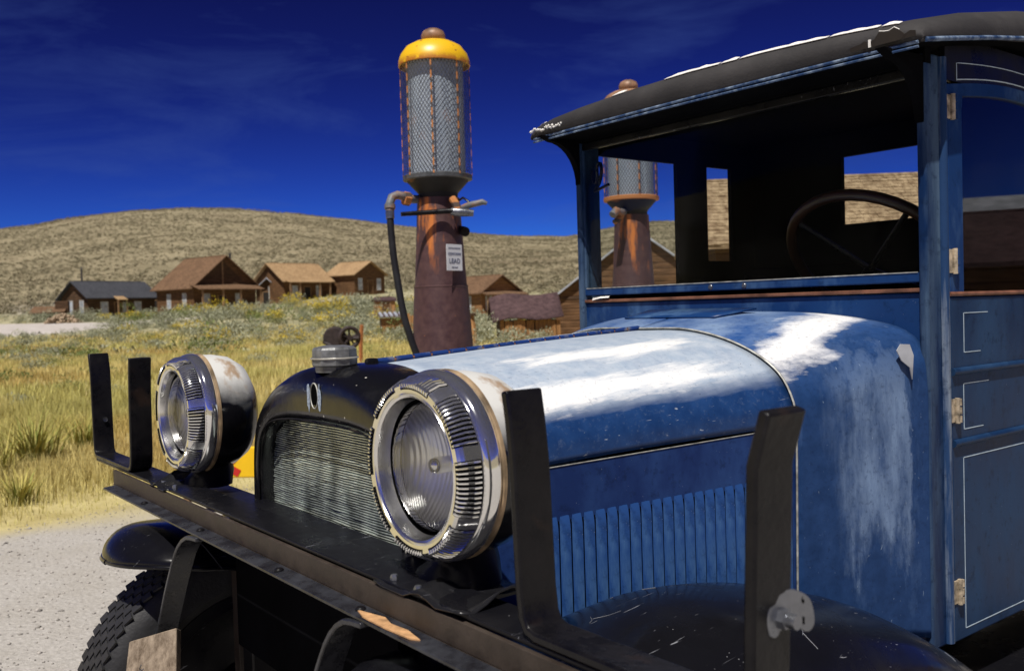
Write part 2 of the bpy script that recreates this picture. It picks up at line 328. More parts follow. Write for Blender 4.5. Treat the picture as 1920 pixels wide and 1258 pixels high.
# ------------------------------------------------------------ terrain
YAW = .913723535872616
FH = np.array([-math.sin(YAW), math.cos(YAW)]); RH = np.array([math.cos(YAW), math.sin(YAW)]); C0 = np.array([CAM.x, CAM.y])
def hor(u): return 577-.02925*(u-960)            # where the horizon lies for a bearing u (in photograph pixels at unit focal length)
def ground_xy(u, d): return C0+FH*d+RH*d*(u-960)/FPX
def to_ud(x, y):
    dx = np.asarray(x)-C0[0]; dy = np.asarray(y)-C0[1]; d = dx*FH[0]+dy*FH[1]; s = dx*RH[0]+dy*RH[1]; return s, d
UK = np.array([-1500, 0, 200, 450, 620, 740, 930, 1050, 1400, 1900, 3200.])
AK = np.arctan((UK-960)/FPX)
KN = {9: [0]*11, 30: [0,0,0,.05,.05,0,-.1,-.15,0,0,0], 50: [.12,.12,.15,.3,.25,0,-.3,-.45,-.2,0,0], 85: [1,1,1.05,1.3,1.8,1.1,.4,.2,.5,1,1],
      108: [1.3,1.3,1.35,1.8,2.9,2.75,1.5,1.2,1.5,2,2], 140: [2.5,2.6,2.8,3.4,4.6,4.6,3.6,3.4,3.6,4,4]}
KD = sorted(KN); KZ = np.array([KN[k] for k in KD], float)
SU = np.array([-1500,-500,-150,0,60,120,200,270,350,430,500,560,660,760,900,1000,1070,1110,1170,1230,1290,1400,1600,1900,2400,3200.])
SY = np.array([520,480,445,431,424,413,402,395,392,392,396,401,413,425,440,444,444,436,425,417,415,410,400,380,380,420.])
SA = np.arctan((SU-960)/FPX)
def terrain(x, y):
    s, d = to_ud(x, y); a = np.arctan2(s, d); r = np.hypot(s, d)
    f = np.clip(np.cos(a), .35, 1); D = r*f                                      # depth, clamped for bearings far from the view axis
    z = np.zeros_like(D)
    prof = np.stack([np.interp(a, AK, KZ[i]) for i in range(len(KD))])
    for i in range(len(KD)-1):
        t = np.clip((D-KD[i])/(KD[i+1]-KD[i]), 0, 1); t2 = t*t*(3-2*t)*.35+t*.65
        z = np.where((D >= KD[i]), prof[i]*(1-t2)+prof[i+1]*t2, z)
    ua = 960+FPX*np.tan(np.clip(a, -1.0, 1.0)); yh = 577-.02925*(ua-960)
    back = np.clip((np.abs(a)-1.1)/.5, 0, 1)
    top = (577-.02925*(np.clip(ua, -1500, 3300)-960))-np.interp(a, SA, SY); top = top*(1-back)+700*back
    e0 = (prof[-1]-1.35)/140*FPX; t = np.clip((D-140)/480, 0, 1); e = e0+(top-e0)*np.sin(t*math.pi/2)
    hz = 1.35+e*np.maximum(D, 140)/FPX; hz = np.where(D > 620, hz-(D-620)*.18, hz)
    z = np.where(D > 140, hz, z)
    bump = (vn2(x*.05, y*.05, 3)-.5)*np.clip((D-140)/200, 0, 1)*1.6+(vn2(x*.2, y*.2, 5)-.5)*np.clip((D-12)/60, 0, 1)*.12
    return z+bump
def tz(x, y): return float(terrain(np.array([x]), np.array([y]))[0])
def at(u, d, dz=0.): p = ground_xy(u, d); return (float(p[0]), float(p[1]), tz(p[0], p[1])+dz)
# gravel yard against the meadow: line through measured points on the ground
GA = np.array([-4.9, -.25]); GB = np.array([-5.1, 1.7]); GT = (GB-GA)/np.linalg.norm(GB-GA); GN = np.array([-GT[1], GT[0]])
if GN[0] > 0: GN = -GN
def meadow(x, y):
    """metres past the gravel edge (positive = grass)"""
    q = (np.asarray(x)-GA[0])*GN[0]+(np.asarray(y)-GA[1])*GN[1]
    return q+(vn2(np.asarray(x)*1.1, np.asarray(y)*1.1, 9)-.5)*1.3
def road(x, y):
    """a pale dirt road passing in front of the houses"""
    s, d = to_ud(x, y); u = 960+FPX*s/np.maximum(d, 1)
    dc = np.interp(u, [-900, 0, 150, 280, 420, 520, 640, 760, 1400], [80, 80, 79, 83, 92, 100, 104, 100, 100]); w = np.interp(u, [-900, 0, 150, 280, 370, 420, 640, 760, 1500], [21, 20, 15, 8, 5, 4, 5, 4, 4])
    return np.clip((w-np.abs(d-dc)-(vn2(x*.3, y*.3, 4)-.5)*4)/2.5, 0, 1)*(d > 40)
az = np.unique(np.r_[np.linspace(-.75, .75, 210), np.linspace(.75, 2*math.pi-.75, 120)])
az = az[:-1] if abs(az[-1]-az[0]-2*math.pi) < 1e-6 else az
rr = np.r_[np.linspace(.4, 12, 70), np.geomspace(12.4, 1500, 120)]
A_, R_ = np.meshgrid(az, rr); GX = C0[0]+R_*(np.cos(A_)*FH[0]+np.sin(A_)*RH[0]); GY = C0[1]+R_*(np.cos(A_)*FH[1]+np.sin(A_)*RH[1])
GZ = terrain(GX.ravel(), GY.ravel()).reshape(GX.shape)
nr, na = GX.shape; vs = np.stack([GX, GY, GZ], -1).reshape(-1, 3); vs = np.vstack([vs, [[C0[0], C0[1], 0]]])
fs = []
for j in range(nr-1):
    b0 = j*na; b1 = b0+na
    for i in range(na):
        i2 = (i+1) % na; fs.append((b0+i, b0+i2, b1+i2, b1+i))
fs += [(nr*na, (i+1) % na, i) for i in range(na)]
me = bpy.data.meshes.new('ground'); me.from_pydata(vs.tolist(), [], fs); me.update(); me.shade_smooth()
mw = np.clip(meadow(vs[:, 0], vs[:, 1])/.9+.5, 0, 1); rd = road(vs[:, 0], vs[:, 1]); s_, d_ = to_ud(vs[:, 0], vs[:, 1]); sage = np.clip((d_-30)/25, 0, 1)*(d_ > 0)+(d_ <= 0)*np.clip((np.hypot(s_, d_)-30)/25, 0, 1); hill = np.clip((np.hypot(s_, d_)-125)/60, 0, 1)
u_ = 960+FPX*s_/np.maximum(d_, 1); pale = np.exp(-((u_-235)/70)**2-((d_-165)/22)**2)+.8*np.exp(-((u_-80)/60)**2-((d_-150)/16)**2); pale *= (d_ > 20)
for nm, val in (('grass_w', mw), ('road_w', np.maximum(rd, pale*.9)), ('sage_w', sage), ('hill_w', hill)):
    me.attributes.new(nm, 'FLOAT', 'POINT').data.foreach_set('value', val.astype(np.float32))
t = MT('ground_soil', .95, 0, .2)
fine = t.noise(34, 6, .75); mid = t.noise(2.2, 5, .6); peb = t.voro(46)
grav = t.mix(t.ramp(fine, .3, .72), (.33, .31, .285), (.52, .495, .465)); grav = t.mix(t.math('MULTIPLY', t.ramp(mid, .42, .7), .35), grav, (.30, .27, .22)); grav = t.mix(t.math('MULTIPLY', t.ramp(peb, .34, .12), t.ramp(t.noise(21, 2), .5, .62)), grav, (.56, .535, .50))
straw = t.mix(t.ramp(mid, .35, .65), (.40, .33, .14), (.56, .48, .23))
soil = t.mix(t.ramp(t.noise(.5, 6, .65), .4, .62), (.27, .25, .14), (.46, .42, .27))
hillc = t.mix(t.ramp(t.noise(.055, 8, .7), .38, .62), (.215, .18, .11), (.325, .275, .175)); hillc = t.mix(t.ramp(t.noise(1.7, 6, .75), .5, .62), hillc, (.15, .14, .085)); hillc = t.mix(t.math('MULTIPLY', t.ramp(t.noise(.018, 4, .6), .55, .7), .35), hillc, (.17, .12, .08))
roadc = t.mix(t.ramp(t.noise(1.2, 5), .35, .7), (.42, .38, .35), (.54, .50, .47))
c = t.mix(t.attr('grass_w')['Fac'], grav, straw); c = t.mix(t.attr('sage_w')['Fac'], c, soil); c = t.mix(t.attr('hill_w')['Fac'], c, hillc); c = t.mix(t.attr('road_w')['Fac'], c, roadc)
t.color(c); t.bump(t.math('ADD', fine, t.math('MULTIPLY', peb, -.5)), .55, .02); me.materials.append(t.m)
g = bpy.data.objects.new('ground', me); COL.objects.link(g); structure(g)

# ------------------------------------------------------------ vegetation
def leaf_mat(name, sss=.0):
    t = MT(name, .75, 0, .25); t.color(t.mix(1.0, t.attr('tint')['Color'], t.mix(t.noise(3, 2), (.75,)*3, (1.15,)*3), 'MULTIPLY')); return t.m
MAT['leaf'] = leaf_mat('foliage')
def mesh_np(name, V, F, tint=None, mat=None):
    m = bpy.data.meshes.new(name); V = np.asarray(V, np.float32); F = np.asarray(F, np.int32); k = F.shape[1]
    m.vertices.add(len(V)); m.vertices.foreach_set('co', V.ravel()); m.loops.add(F.size); m.loops.foreach_set('vertex_index', F.ravel())
    m.polygons.add(len(F)); m.polygons.foreach_set('loop_start', np.arange(0, F.size, k, dtype=np.int32)); m.polygons.foreach_set('loop_total', np.full(len(F), k, np.int32))
    m.update(calc_edges=True); m.validate()
    if tint is not None:
        a = m.attributes.new('tint', 'FLOAT_COLOR', 'POINT'); a.data.foreach_set('color', np.c_[np.asarray(tint, np.float32), np.ones(len(V), np.float32)].ravel())
    if mat: m.materials.append(mat)
    return m
def obj_np(name, *a, kind=None):
    o = bpy.data.objects.new(name, mesh_np(name, *a)); COL.objects.link(o)
    if kind: o['kind'] = kind
    return o
def blades(px, py, pz, h, w, col, lean=.35, rng=RNG):
    n = len(px); a = rng.uniform(0, 2*math.pi, n); la = rng.uniform(0, 2*math.pi, n); L = rng.uniform(.2, 1, n)*lean*h
    dx, dy = np.cos(a)*w/2, np.sin(a)*w/2; lx, ly = np.cos(la)*L, np.sin(la)*L
    b = np.stack([px, py, pz-.02], 1); V = np.empty((n, 5, 3))
    V[:, 0] = b+np.stack([-dx, -dy, 0*dx], 1); V[:, 1] = b+np.stack([dx, dy, 0*dx], 1)
    m = b+np.stack([lx*.35, ly*.35, h*.6], 1); V[:, 2] = m+np.stack([dx, dy, 0*dx], 1)*.75; V[:, 3] = m-np.stack([dx, dy, 0*dx], 1)*.75; V[:, 4] = b+np.stack([lx, ly, h*rng.uniform(.85, 1.05, n)], 1)
    i = np.arange(n)*5; F = np.concatenate([np.stack([i, i+1, i+2], 1), np.stack([i, i+2, i+3], 1), np.stack([i+3, i+2, i+4], 1)])
    shade = np.array([.7, .7, .95, .95, 1.15])[None, :, None]; return V.reshape(-1, 3), F, (col[:, None, :]*shade).reshape(-1, 3)
def scatter(n, u0, u1, d0, d1, power=1.0, rng=RNG):
    u = rng.uniform(u0, u1, n); d = (d0**(1+power)+(d1**(1+power)-d0**(1+power))*rng.uniform(0, 1, n))**(1/(1+power))
    p = C0[None]+FH[None]*d[:, None]+RH[None]*(d*(u-960)/FPX)[:, None]; return p[:, 0], p[:, 1], d
def grass_patch(n, u0, u1, d0, d1, hmin, hmax, w, power, edge):
    x, y, d = scatter(n, u0, u1, d0, d1, power); m = meadow(x, y); k = m > RNG.uniform(-.5, edge, n); x, y, d, m = x[k], y[k], d[k], m[k]
    pt = vn2(x*.9, y*.9, 21)*.6+vn2(x*.25, y*.25, 22)*.4; k = RNG.uniform(0, 1, len(x)) < .25+1.3*pt; x, y, d, m, pt = x[k], y[k], d[k], m[k], pt[k]
    gr = np.clip((vn2(x*.40+7, y*.40, 31)-.45)*4, 0, 1)*.62+np.clip(1-m/1.2, 0, 1)*.45; gr = np.clip(gr, 0, 1)[:, None]
    gold = np.array([.72, .62, .26])*(1-pt[:, None]*.3)+np.array([.20, .12, .0])*pt[:, None]*.5; green = np.array([.44, .44, .13])
    br = np.clip((vn2(x*.4, y*.4+3, 41)-.52)*5, 0, 1)[:, None]; col = (gold*(1-br)+np.array([.54, .40, .14])*br)*(1-gr)+green*gr; col = col*RNG.uniform(.65, 1.35, (len(x), 1))
    h = (hmin+(hmax-hmin)*pt)*RNG.uniform(.5, 1.2, len(x))*np.clip(.25+m*.55, .25, 1)
    return blades(x, y, terrain(x, y), h, w*RNG.uniform(.6, 1.3, len(x)), col)
parts = [grass_patch(110000, -320, 900, 5.2, 14, .07, .30, .006, 1.0, 1.2), grass_patch(80000, -320, 1150, 14, 34, .12, .36, .016, .8, 1), grass_patch(40000, -320, 1200, 34, 60, .15, .34, .035, .6, 1),
         grass_patch(9000, 960, 2300, 8, 30, .1, .3, .02, 1, 1)]
V = []; F = []; T = []; b = 0
for v, f, c in parts: V.append(v); F.append(f+b); T.append(c); b += len(v)
go = obj_np('grass', np.vstack(V), np.vstack(F), np.vstack(T), MAT['leaf'], kind='stuff'); go['label'] = 'golden dry meadow grass beyond the gravel yard'; go['category'] = 'grass'
# pebbles of the yard
n = 5200; x, y, d = scatter(n, -350, 800, 2.3, 8.5, 1.0); k = meadow(x, y) < .5; x, y = x[k], y[k]; n = len(x)
oc = np.array([(1,0,0),(0,1,0),(-1,0,0),(0,-1,0),(0,0,1),(0,0,-1)], float); of = np.array([(0,1,4),(1,2,4),(2,3,4),(3,0,4),(1,0,5),(2,1,5),(3,2,5),(0,3,5)])
sz = RNG.lognormal(-5.25, .45, n); V = oc[None]*sz[:, None, None]*RNG.uniform(.6, 1.3, (n, 6, 1))*np.array([1, 1, .6]); ro = RNG.uniform(0, 6.3, n); cs, sn = np.cos(ro)[:, None], np.sin(ro)[:, None]
V = np.stack([V[..., 0]*cs-V[..., 1]*sn+x[:, None], V[..., 0]*sn+V[..., 1]*cs+y[:, None], V[..., 2]+.002], -1).reshape(-1, 3)
col = np.repeat(np.array([.40, .37, .34])*RNG.uniform(.45, 1.35, (n, 1)), 6, 0); F = (of[None]+(np.arange(n)*6)[:, None, None]).reshape(-1, 3)
po = obj_np('gravel', V, F, col, MAT['leaf'], kind='stuff'); po['label'] = 'loose pebbles scattered over the gravel yard'; po['category'] = 'gravel'
def bush_mesh(name, seed, n, c1, c2, leaf=.055, top=None, lumps=8, ht=.75):
    r = np.random.default_rng(seed); L = r.normal(0, .36, (lumps, 3)); L[:, 2] = np.abs(L[:, 2])*.7+.15; LR = r.uniform(.25, .5, lumps)
    k = r.integers(0, lumps, n); dirs = r.normal(0, 1, (n, 3)); dirs /= np.linalg.norm(dirs, axis=1)[:, None]; rad_ = LR[k]*r.uniform(.55, 1.08, n)
    p = L[k]+dirs*rad_[:, None]; p[:, 2] = np.abs(p[:, 2])*ht/.75; sz = leaf*r.uniform(.5, 1.4, n)
    t1 = np.cross(dirs, r.normal(0, 1, (n, 3))); t1 /= np.linalg.norm(t1, axis=1)[:, None]; t2 = dirs*.8+r.normal(0, .5, (n, 3)); t2[:, 2] += .5; t2 /= np.linalg.norm(t2, axis=1)[:, None]
    V = np.stack([p-t1*sz[:, None]*.45, p+t1*sz[:, None]*.45, p+t2*sz[:, None]*1.5], 1).reshape(-1, 3); F = np.arange(3*n).reshape(-1, 3)
    mixv = r.uniform(0, 1, (n, 1)); col = np.array(c1)*(1-mixv)+np.array(c2)*mixv
    if top is not None:
        tt = np.clip((p[:, 2:3]-.32)*4, 0, 1)*(r.uniform(0, 1, (n, 1)) < .8); col = col*(1-tt)+np.array(top)*tt*r.uniform(.8, 1.2, (n, 1))
    return V, F, np.repeat(col, 3, 0)
PROTO = {'sage': [bush_mesh('s', 10+i, 1100, (.20, .21, .135), (.45, .46, .32)) for i in range(4)], 'rabbit': [bush_mesh('r', 30+i, 1000, (.17, .18, .08), (.34, .35, .16), .055, (.62, .47, .04)) for i in range(3)],
         'green': [bush_mesh('g', 50+i, 900, (.10, .14, .04), (.24, .28, .09), .06) for i in range(2)]}
PM = {k: [mesh_np(k+'_bush', *q, MAT['leaf']) for q in v] for k, v in PROTO.items()}
BL = {'sage': ('sagebrush', 'grey-green sagebrush clump', 'sagebrush clumps of the meadow'), 'rabbit': ('rabbitbrush', 'rabbitbrush in yellow bloom', 'yellow flowering bushes of the meadow'),
      'green': ('green_bush', 'fresh green low bush', 'green bushes of the meadow')}
def bush(kind, u, d, size, squash=1.0):
    nm, lab, grp = BL[kind]; o = bpy.data.objects.new(nm, random.choice(PM[kind])); COL.objects.link(o); x, y, z = at(u, d, -.03)
    o.location = (x, y, z); o.rotation_euler = (0, 0, random.uniform(0, 6.3)); o.scale = (size*random.uniform(.9, 1.3), size*random.uniform(.9, 1.2), size*squash*random.uniform(.75, 1.05)); 
    zone = 'among the golden grass' if d < 40 else ('near the plank sheds beyond the pumps' if u > 770 else ('beside the pale dirt road by the rubble heap' if u < 180 else ('below the grey roofed cabin' if u < 330 else ('in front of the house with the pillared porch' if u < 500 else 'on the slope below the straw roofed cabin'))))
    hd = ('large ' if size > 1.25 else ('small ' if size < .75 else '')); tag(o, hd+lab+' '+zone, 'bush', grp); return o
cnt = 0
while cnt < 215:
    u = random.uniform(-120, 1080); d = (28**1.8+(104**1.8-28**1.8)*random.random())**(1/1.8); p = ground_xy(u, d)
    if road(np.array([p[0]]), np.array([p[1]]))[0] > .15: continue
    if d < 36 and random.random() < .5: continue
    k = random.random(); yb = .33 if 380 < u < 760 and d > 55 else .13
    bush('rabbit' if k < yb else ('green' if k > .93 else 'sage'), u, d, random.uniform(.8, 1.9)*(1 if d > 55 else .62)*(.55 if u < 360 and d < 66 else 1)); cnt += 1
for u, d, s in ((30, 30, .7), (95, 33, .7), (70, 25, .6), (130, 40, .6), (285, 38, .7), (400, 38, 1.3), (430, 44, 1.4), (60, 47, 1.2), (210, 52, 1.2), (355, 50, 1.1), (560, 40, 1.0), (905, 38, 1.3), (890, 30, 1.1), (915, 45, 1.4)): bush('sage', u, d, s)
for u, d, s in ((195, 97, 1.0), (228, 94, 1.1), (262, 93, 1.2), (292, 95, 1.1), (325, 97, 1.2), (205, 92, .9), (245, 99, 1.0), (405, 95, 1.3), (450, 97, 1.0), (470, 98, 1.0), (420, 90, 1.2)): bush('rabbit', u, d, s)
for u, d, s in ((40, 15, .34), (120, 18, .4), (15, 21, .5), (215, 17, .32), (90, 27, .5), (330, 22, .45), (420, 19, .36), (500, 25, .5), (250, 28, .5), (560, 18, .36), (380, 28, .55), (705, 22, .4), (690, 27, .45), (180, 23, .45)): bush('sage' if int(u) % 3 else 'green', u, d, s)
for u, d, s in ((150, 32, .8), (165, 33, .7), (20, 36, .7)): bush('green', u, d, s)
# far scrub on the hill and between the bushes: one mass
def scrub(n, u0, u1, d0, d1, s0, s1, power, cols):
    x, y, d = scatter(n, u0, u1, d0, d1, power); k = (road(x, y) < .2)&(vn2(x*.035, y*.035, 77)*.5+vn2(x*.3, y*.3, 78)*.7 > RNG.uniform(.0, .95, n)); x, y, d = x[k], y[k], d[k]; n = len(x); z = terrain(x, y); m = 16
    c = np.stack([x, y, z], 1); s = RNG.uniform(s0, s1, n); off = RNG.normal(0, .42, (n, m, 3)); off[..., 2] = np.abs(off[..., 2])*.75; p = c[:, None]+off*s[:, None, None]
    t1 = RNG.normal(0, 1, (n, m, 3)); t2 = RNG.normal(0, 1, (n, m, 3)); t2[..., 2] = np.abs(t2[..., 2])+.3; q = s[:, None, None]*.15
    V = np.stack([p-t1*q, p+t1*q, p+t2*q], 2).reshape(-1, 3); V[:, 2] = np.maximum(V[:, 2], np.repeat(z, m*3)-.2)
    ci = np.array(cols)[RNG.integers(0, len(cols), n)]*RNG.uniform(.7, 1.3, (n, 1)); return V, np.arange(len(V)).reshape(-1, 3), np.repeat(ci, m*3, 0)
parts = [scrub(6500, -200, 1200, 30, 140, .15, .42, 1.0, [(.23,.24,.15),(.36,.36,.24),(.32,.29,.14),(.42,.38,.2),(.2,.2,.11)]), scrub(70000, -250, 1400, 135, 620, .3, 1.0, .6, [(.165,.148,.088),(.205,.185,.112),(.25,.22,.14),(.145,.128,.076),(.27,.23,.145)])]
V = []; F = []; T = []; b = 0
for v, f, c in parts: V.append(v); F.append(f+b); T.append(c); b += len(v)
so_ = obj_np('scrub', np.vstack(V), np.vstack(F), np.vstack(T), MAT['leaf'], kind='stuff'); so_['label'] = 'low scrub covering the hillside and the far meadow'; so_['category'] = 'scrub'
# tall coarse grass tufts at the meadow's edge
def tuft(u, d, n, h, label):
    r = np.random.default_rng(int(u*7+d*13)+500); a = r.uniform(0, 6.3, n); rr_ = r.uniform(0, .22, n)*h/.6; px, py = rr_*np.cos(a), rr_*np.sin(a); V = []; F = []; T = []
    for i in range(n):
        L = h*r.uniform(.55, 1.15); out = r.uniform(.15, .9); da = a[i]+r.normal(0, .5); w = .011*r.uniform(.6, 1.3); col = np.array([.20, .24, .05])*(1-(k_ := r.uniform(0, 1)))+np.array([.50, .42, .12])*k_
        b = len(V); 
        for j in range(5):
            q = j/4; x_ = px[i]+math.cos(da)*out*L*q*q*.8; y_ = py[i]+math.sin(da)*out*L*q*q*.8; z_ = L*(q-.35*out*q*q); ww = w*(1-q*.92)
            V += [(x_-math.sin(da)*ww, y_+math.cos(da)*ww, z_), (x_+math.sin(da)*ww, y_-math.cos(da)*ww, z_)]; T += [col*(.7+.5*q)]*2
        for j in range(4): F.append((b+2*j, b+2*j+1, b+2*j+3, b+2*j+2))
    o = obj_np('grass_tuft', np.array(V), np.array(F), np.array(T), MAT['leaf']); o.location = at(u, d, -.02); tag(o, label, 'grass', 'coarse grass tufts at the meadow edge')
tuft(55, 8.6, 170, .62, 'big arching green tuft of coarse grass at the meadow edge'); tuft(-25, 7.8, 120, .5, 'broad straw-tipped tuft of coarse grass beside the largest tuft'); tuft(150, 9.6, 90, .5, 'narrow green grass tuft behind the bumper uprights'); tuft(25, 6.9, 70, .30, 'short yellow grass tuft just past the gravel')

# ------------------------------------------------------------ buildings
def board_mat(name, a, b, axis='Z', n=6.0, rough=.85):
    t = MT(name, rough, 0, .25); w = t.wave(n*.16, axis, None, 0); st = t.noise(1, 6, .65, t.vec((1.2, 1.2, 9) if axis == 'Z' else (9, 9, .8)))
    big = t.noise(.6, 4, .6); c = t.mix(t.ramp(st, .32, .68), a, b); c = t.mix(t.math('MULTIPLY', t.ramp(big, .5, .75), .5), c, tuple(x*.55 for x in a))
    t.color(c); h = t.ramp(w, 0, .18); t.bump(h, .8, .03); return t.m
MAT['wood_dark'] = board_mat('dark_weathered_siding', (.040, .023, .013), (.125, .070, .037)); MAT['wood_brown'] = board_mat('brown_weathered_siding', (.062, .032, .015), (.205, .108, .050))
MAT['wood_gold'] = board_mat('golden_weathered_boards', (.22, .105, .038), (.50, .27, .11), 'X'); MAT['wood_gold_h'] = board_mat('golden_weathered_siding', (.17, .082, .034), (.40, .21, .09))
def shingle_mat(name, a, b, rough=.9):
    t = MT(name, rough, 0, .2); n = t.noise(1, 6, .7, t.vec((5, 5, 5))); n2 = t.noise(.8, 4, .6); c = t.mix(t.ramp(n, .35, .68), a, b); c = t.mix(t.math('MULTIPLY', t.ramp(n2, .45, .75), .45), c, tuple(x*.6 for x in a)); t.color(c); t.bump(n, .5, .03); return t.m
MAT['shingle'] = shingle_mat('brown_shingles', (.09, .052, .030), (.235, .14, .080)); MAT['shingle_tan'] = shingle_mat('tan_shingles', (.24, .15, .076), (.47, .32, .175)); MAT['tarpaper'] = shingle_mat('grey_roof_paper', (.040, .042, .052), (.075, .078, .09)); MAT['redroof'] = shingle_mat('purple_brown_roofing', (.050, .030, .033), (.115, .070, .072)); MAT['tinroof'] = simple('pale_tin_roof', (.55, .58, .64), .4, .3, .3, 1.5)
MAT['shingle_grey'] = shingle_mat('bleached_tan_shingles', (.16, .10, .055), (.52, .39, .24))
MAT['pane'] = simple('window_pane', (.42, .47, .55), .12, 0, .6, 2); MAT['frame_w'] = simple('pale_window_frame', (.48, .46, .42), .7); MAT['iron'] = simple('dark_stove_pipe', (.05, .05, .055), .5, .5); MAT['porchdark'] = simple('dark_doorway', (.012, .009, .007), .8)
MAT['rail'] = simple('grey_brown_timber', (.25, .15, .075), .85, 0, .4, 3, .4, 20)
def place(x0, y0, face, s, z, L, W):
    pass
class House:
    def __init__(s, name, label, u, d, th, L, W, h, hr, ridge='x', wall='wood_brown', roof='shingle', over=.5, cat='house', group=None, base=None):
        s.L, s.W, s.h, s.hr, s.ridge = L, W, h, hr, ridge; loc = list(at(u, d))
        if base is not None: loc[2] = base
        s.r = thing(name, label, cat, loc, YAW+rad(th), group); m = MB(); Z0 = -1.2
        if ridge == 'x':
            poly = [(0, Z0), (W, Z0), (W, h), (W/2, hr), (0, h)]; m.prism(poly, 'x', 0, L)
        else:
            poly = [(0, Z0), (L, Z0), (L, h), (L/2, hr), (0, h)]; m.prism(poly, 'y', 0, W)
        s.wall = m.build('wall', MAT[wall], s.r); span = W if ridge == 'x' else L; sl = (hr-h)/(span/2); th_ = .11; s.roofs = []
        for sg in (0, 1):
            a = (-over, h-over*sl); bq = (span/2, hr); q = [(a[0], a[1]+.02), (bq[0], bq[1]+.02), (bq[0], bq[1]+.02+th_), (a[0], a[1]+.02+th_)]
            if sg: q = [(span-p[0], p[1]) for p in q]
            m = MB(); m.prism(q, ridge, -over, (L if ridge == 'x' else W)+over); s.roofs.append(m.build('roof', MAT[roof], s.r))
            # rake boards at the gable the photograph shows
        sp = span
        m = MB(); m.tube([(0, sp*.5, hr+.12), (L, sp*.5, hr+.12)] if ridge == 'x' else [(sp*.5, 0, hr+.12), (sp*.5, W, hr+.12)], .07, 6); m.build('ridge_board', MAT[roof], s.r)
    def P(s, face, a, z, o):
        return {'front': (a, -o, z), 'left': (-o, a, z), 'right': (s.L+o, a, z)}[face]
    def rect(s, m, face, a0, a1, z0, z1, o0, o1):
        p, q = s.P(face, a0, z0, o0), s.P(face, a1, z1, o1); m.box(min(p[0], q[0]), max(p[0], q[0]), min(p[1], q[1]), max(p[1], q[1]), min(p[2], q[2]), max(p[2], q[2]))
    def window(s, face, a, z, w, h, door=False):
        a += w*.08; w *= .84; m = MB(); e = .09
        for r in ((a-e, a, z-e, z+h+e), (a+w, a+w+e, z-e, z+h+e), (a, a+w, z+h, z+h+e), (a, a+w, z-e, z)): s.rect(m, face, *r, 0, .05)
        s.rect(m, face, a, a+w, z+h*.49, z+h*.53, .012, .045); s.rect(m, face, a+w*.48, a+w*.53, z, z+h*.49, .012, .044); s.rect(m, face, a+w*.48, a+w*.53, z+h*.53, z+h, .012, .044)
        f = m.build('window', MAT['frame_w'], s.r); m = MB(); s.rect(m, face, a, a+w, z, z+h, .004, .02); m.build('pane', MAT['pane'], f)
    def door(s, face, a, w, h, mat='porchdark', z=0.):
        m = MB(); s.rect(m, face, a, a+w, z, z+h, .004, .03); f = m.build('door', MAT[mat], s.r)
        m = MB(); s.rect(m, face, a-.1, a, z, z+h+.1, .003, .06); s.rect(m, face, a+w, a+w+.1, z, z+h+.1, .003, .06); s.rect(m, face, a, a+w, z+h, z+h+.1, .003, .06); m.build('door_frame', MAT['rail'], f)
    def pipe(s, x, y, z0, z1, r=.1):
        m = MB(); m.tube([(x, y, z0), (x, y, z1)], r, 8); m.lathe([(r*.2, .18), (r*1.7, .02), (r*1.7, 0)], (x, y, z1+.04), n=8); m.build('stove_pipe', MAT['iron'], s.r)
    def porch(s, face, a0, a1, depth, z0, z1, roof, posts, pm='rail'):
        m = MB()
        if face == 'front': m.loft([[(a0, .05, z1), (a1, .05, z1), (a1, .05, z1+.1), (a0, .05, z1+.1)], [(a0, -depth, z0), (a1, -depth, z0), (a1, -depth, z0+.1), (a0, -depth, z0+.1)]], closed=True, cap=True)
        m.build('porch_roof', MAT[roof], s.r)
        for a in posts: m = MB(); m.box(a-.09, a+.09, -depth+.1, -depth+.28, -.8, z0+.02); m.build('post', MAT[pm], s.r)
        m = MB(); m.box(a0, a1, -depth, -.004, -.8, .12); m.build('porch_floor', MAT[pm], s.r)
    def eave_shadow_board(s): pass
H = House('cabin', 'dark brown cabin with a plain grey roof beside a stone pile', 168, 104, 57, 8.6, 5.0, 2.7, 4.35, 'x', 'wood_dark', 'tarpaper')
for a in (.8, 2.9): H.window('left', a, .75, .75, 1.45)
H.window('front', 1.5, .8, .95, 1.2); H.window('front', 5.8, .8, .95, 1.2); H.window('front', 4.25, .9, .7, 1.0)
m = MB(); m.loft([[(3.0, .02, 2.75), (4.3, .02, 2.75)], [(3.0, -1.1, 2.25), (4.3, -1.1, 2.25)]]); m.build('porch_roof', MAT['shingle_tan'], H.r, solid=.08)
for a in (3.1, 4.2): m = MB(); m.box(a-.07, a+.07, -1.05, -.91, -.8, 2.3); m.build('post', MAT['rail'], H.r)
H.door('front', 3.3, .85, 1.95, 'wood_dark'); H.pipe(1.6, 3.5, 3.9, 5.9)
m = MB(); m.prism([(5.0, -1), (6.2, -1), (6.2, 2.0), (5.0, 2.6)], 'x', .2, 8.0); m.build('lean_to', MAT['wood_dark'], H.r); m = MB(); m.loft([[(-.2, 4.9, 2.75), (8.3, 4.9, 2.75)], [(-.2, 6.5, 2.05), (8.3, 6.5, 2.05)]]); m.build('lean_to_roof', MAT['tarpaper'], H.r, solid=.1)
H = House('house', 'large brown gabled house with a pillared front porch', 366, 104, 51, 8.2, 7.6, 3.3, 6.6, 'y', 'wood_brown', 'shingle', .55)
for a in (1.4, 4.6): H.window('left', a, .8, .8, 1.6)
H.window('front', 1.2, .8, .85, 1.5); H.door('front', 3.2, .95, 2.1); H.window('front', 5.4, .8, .85, 1.5)
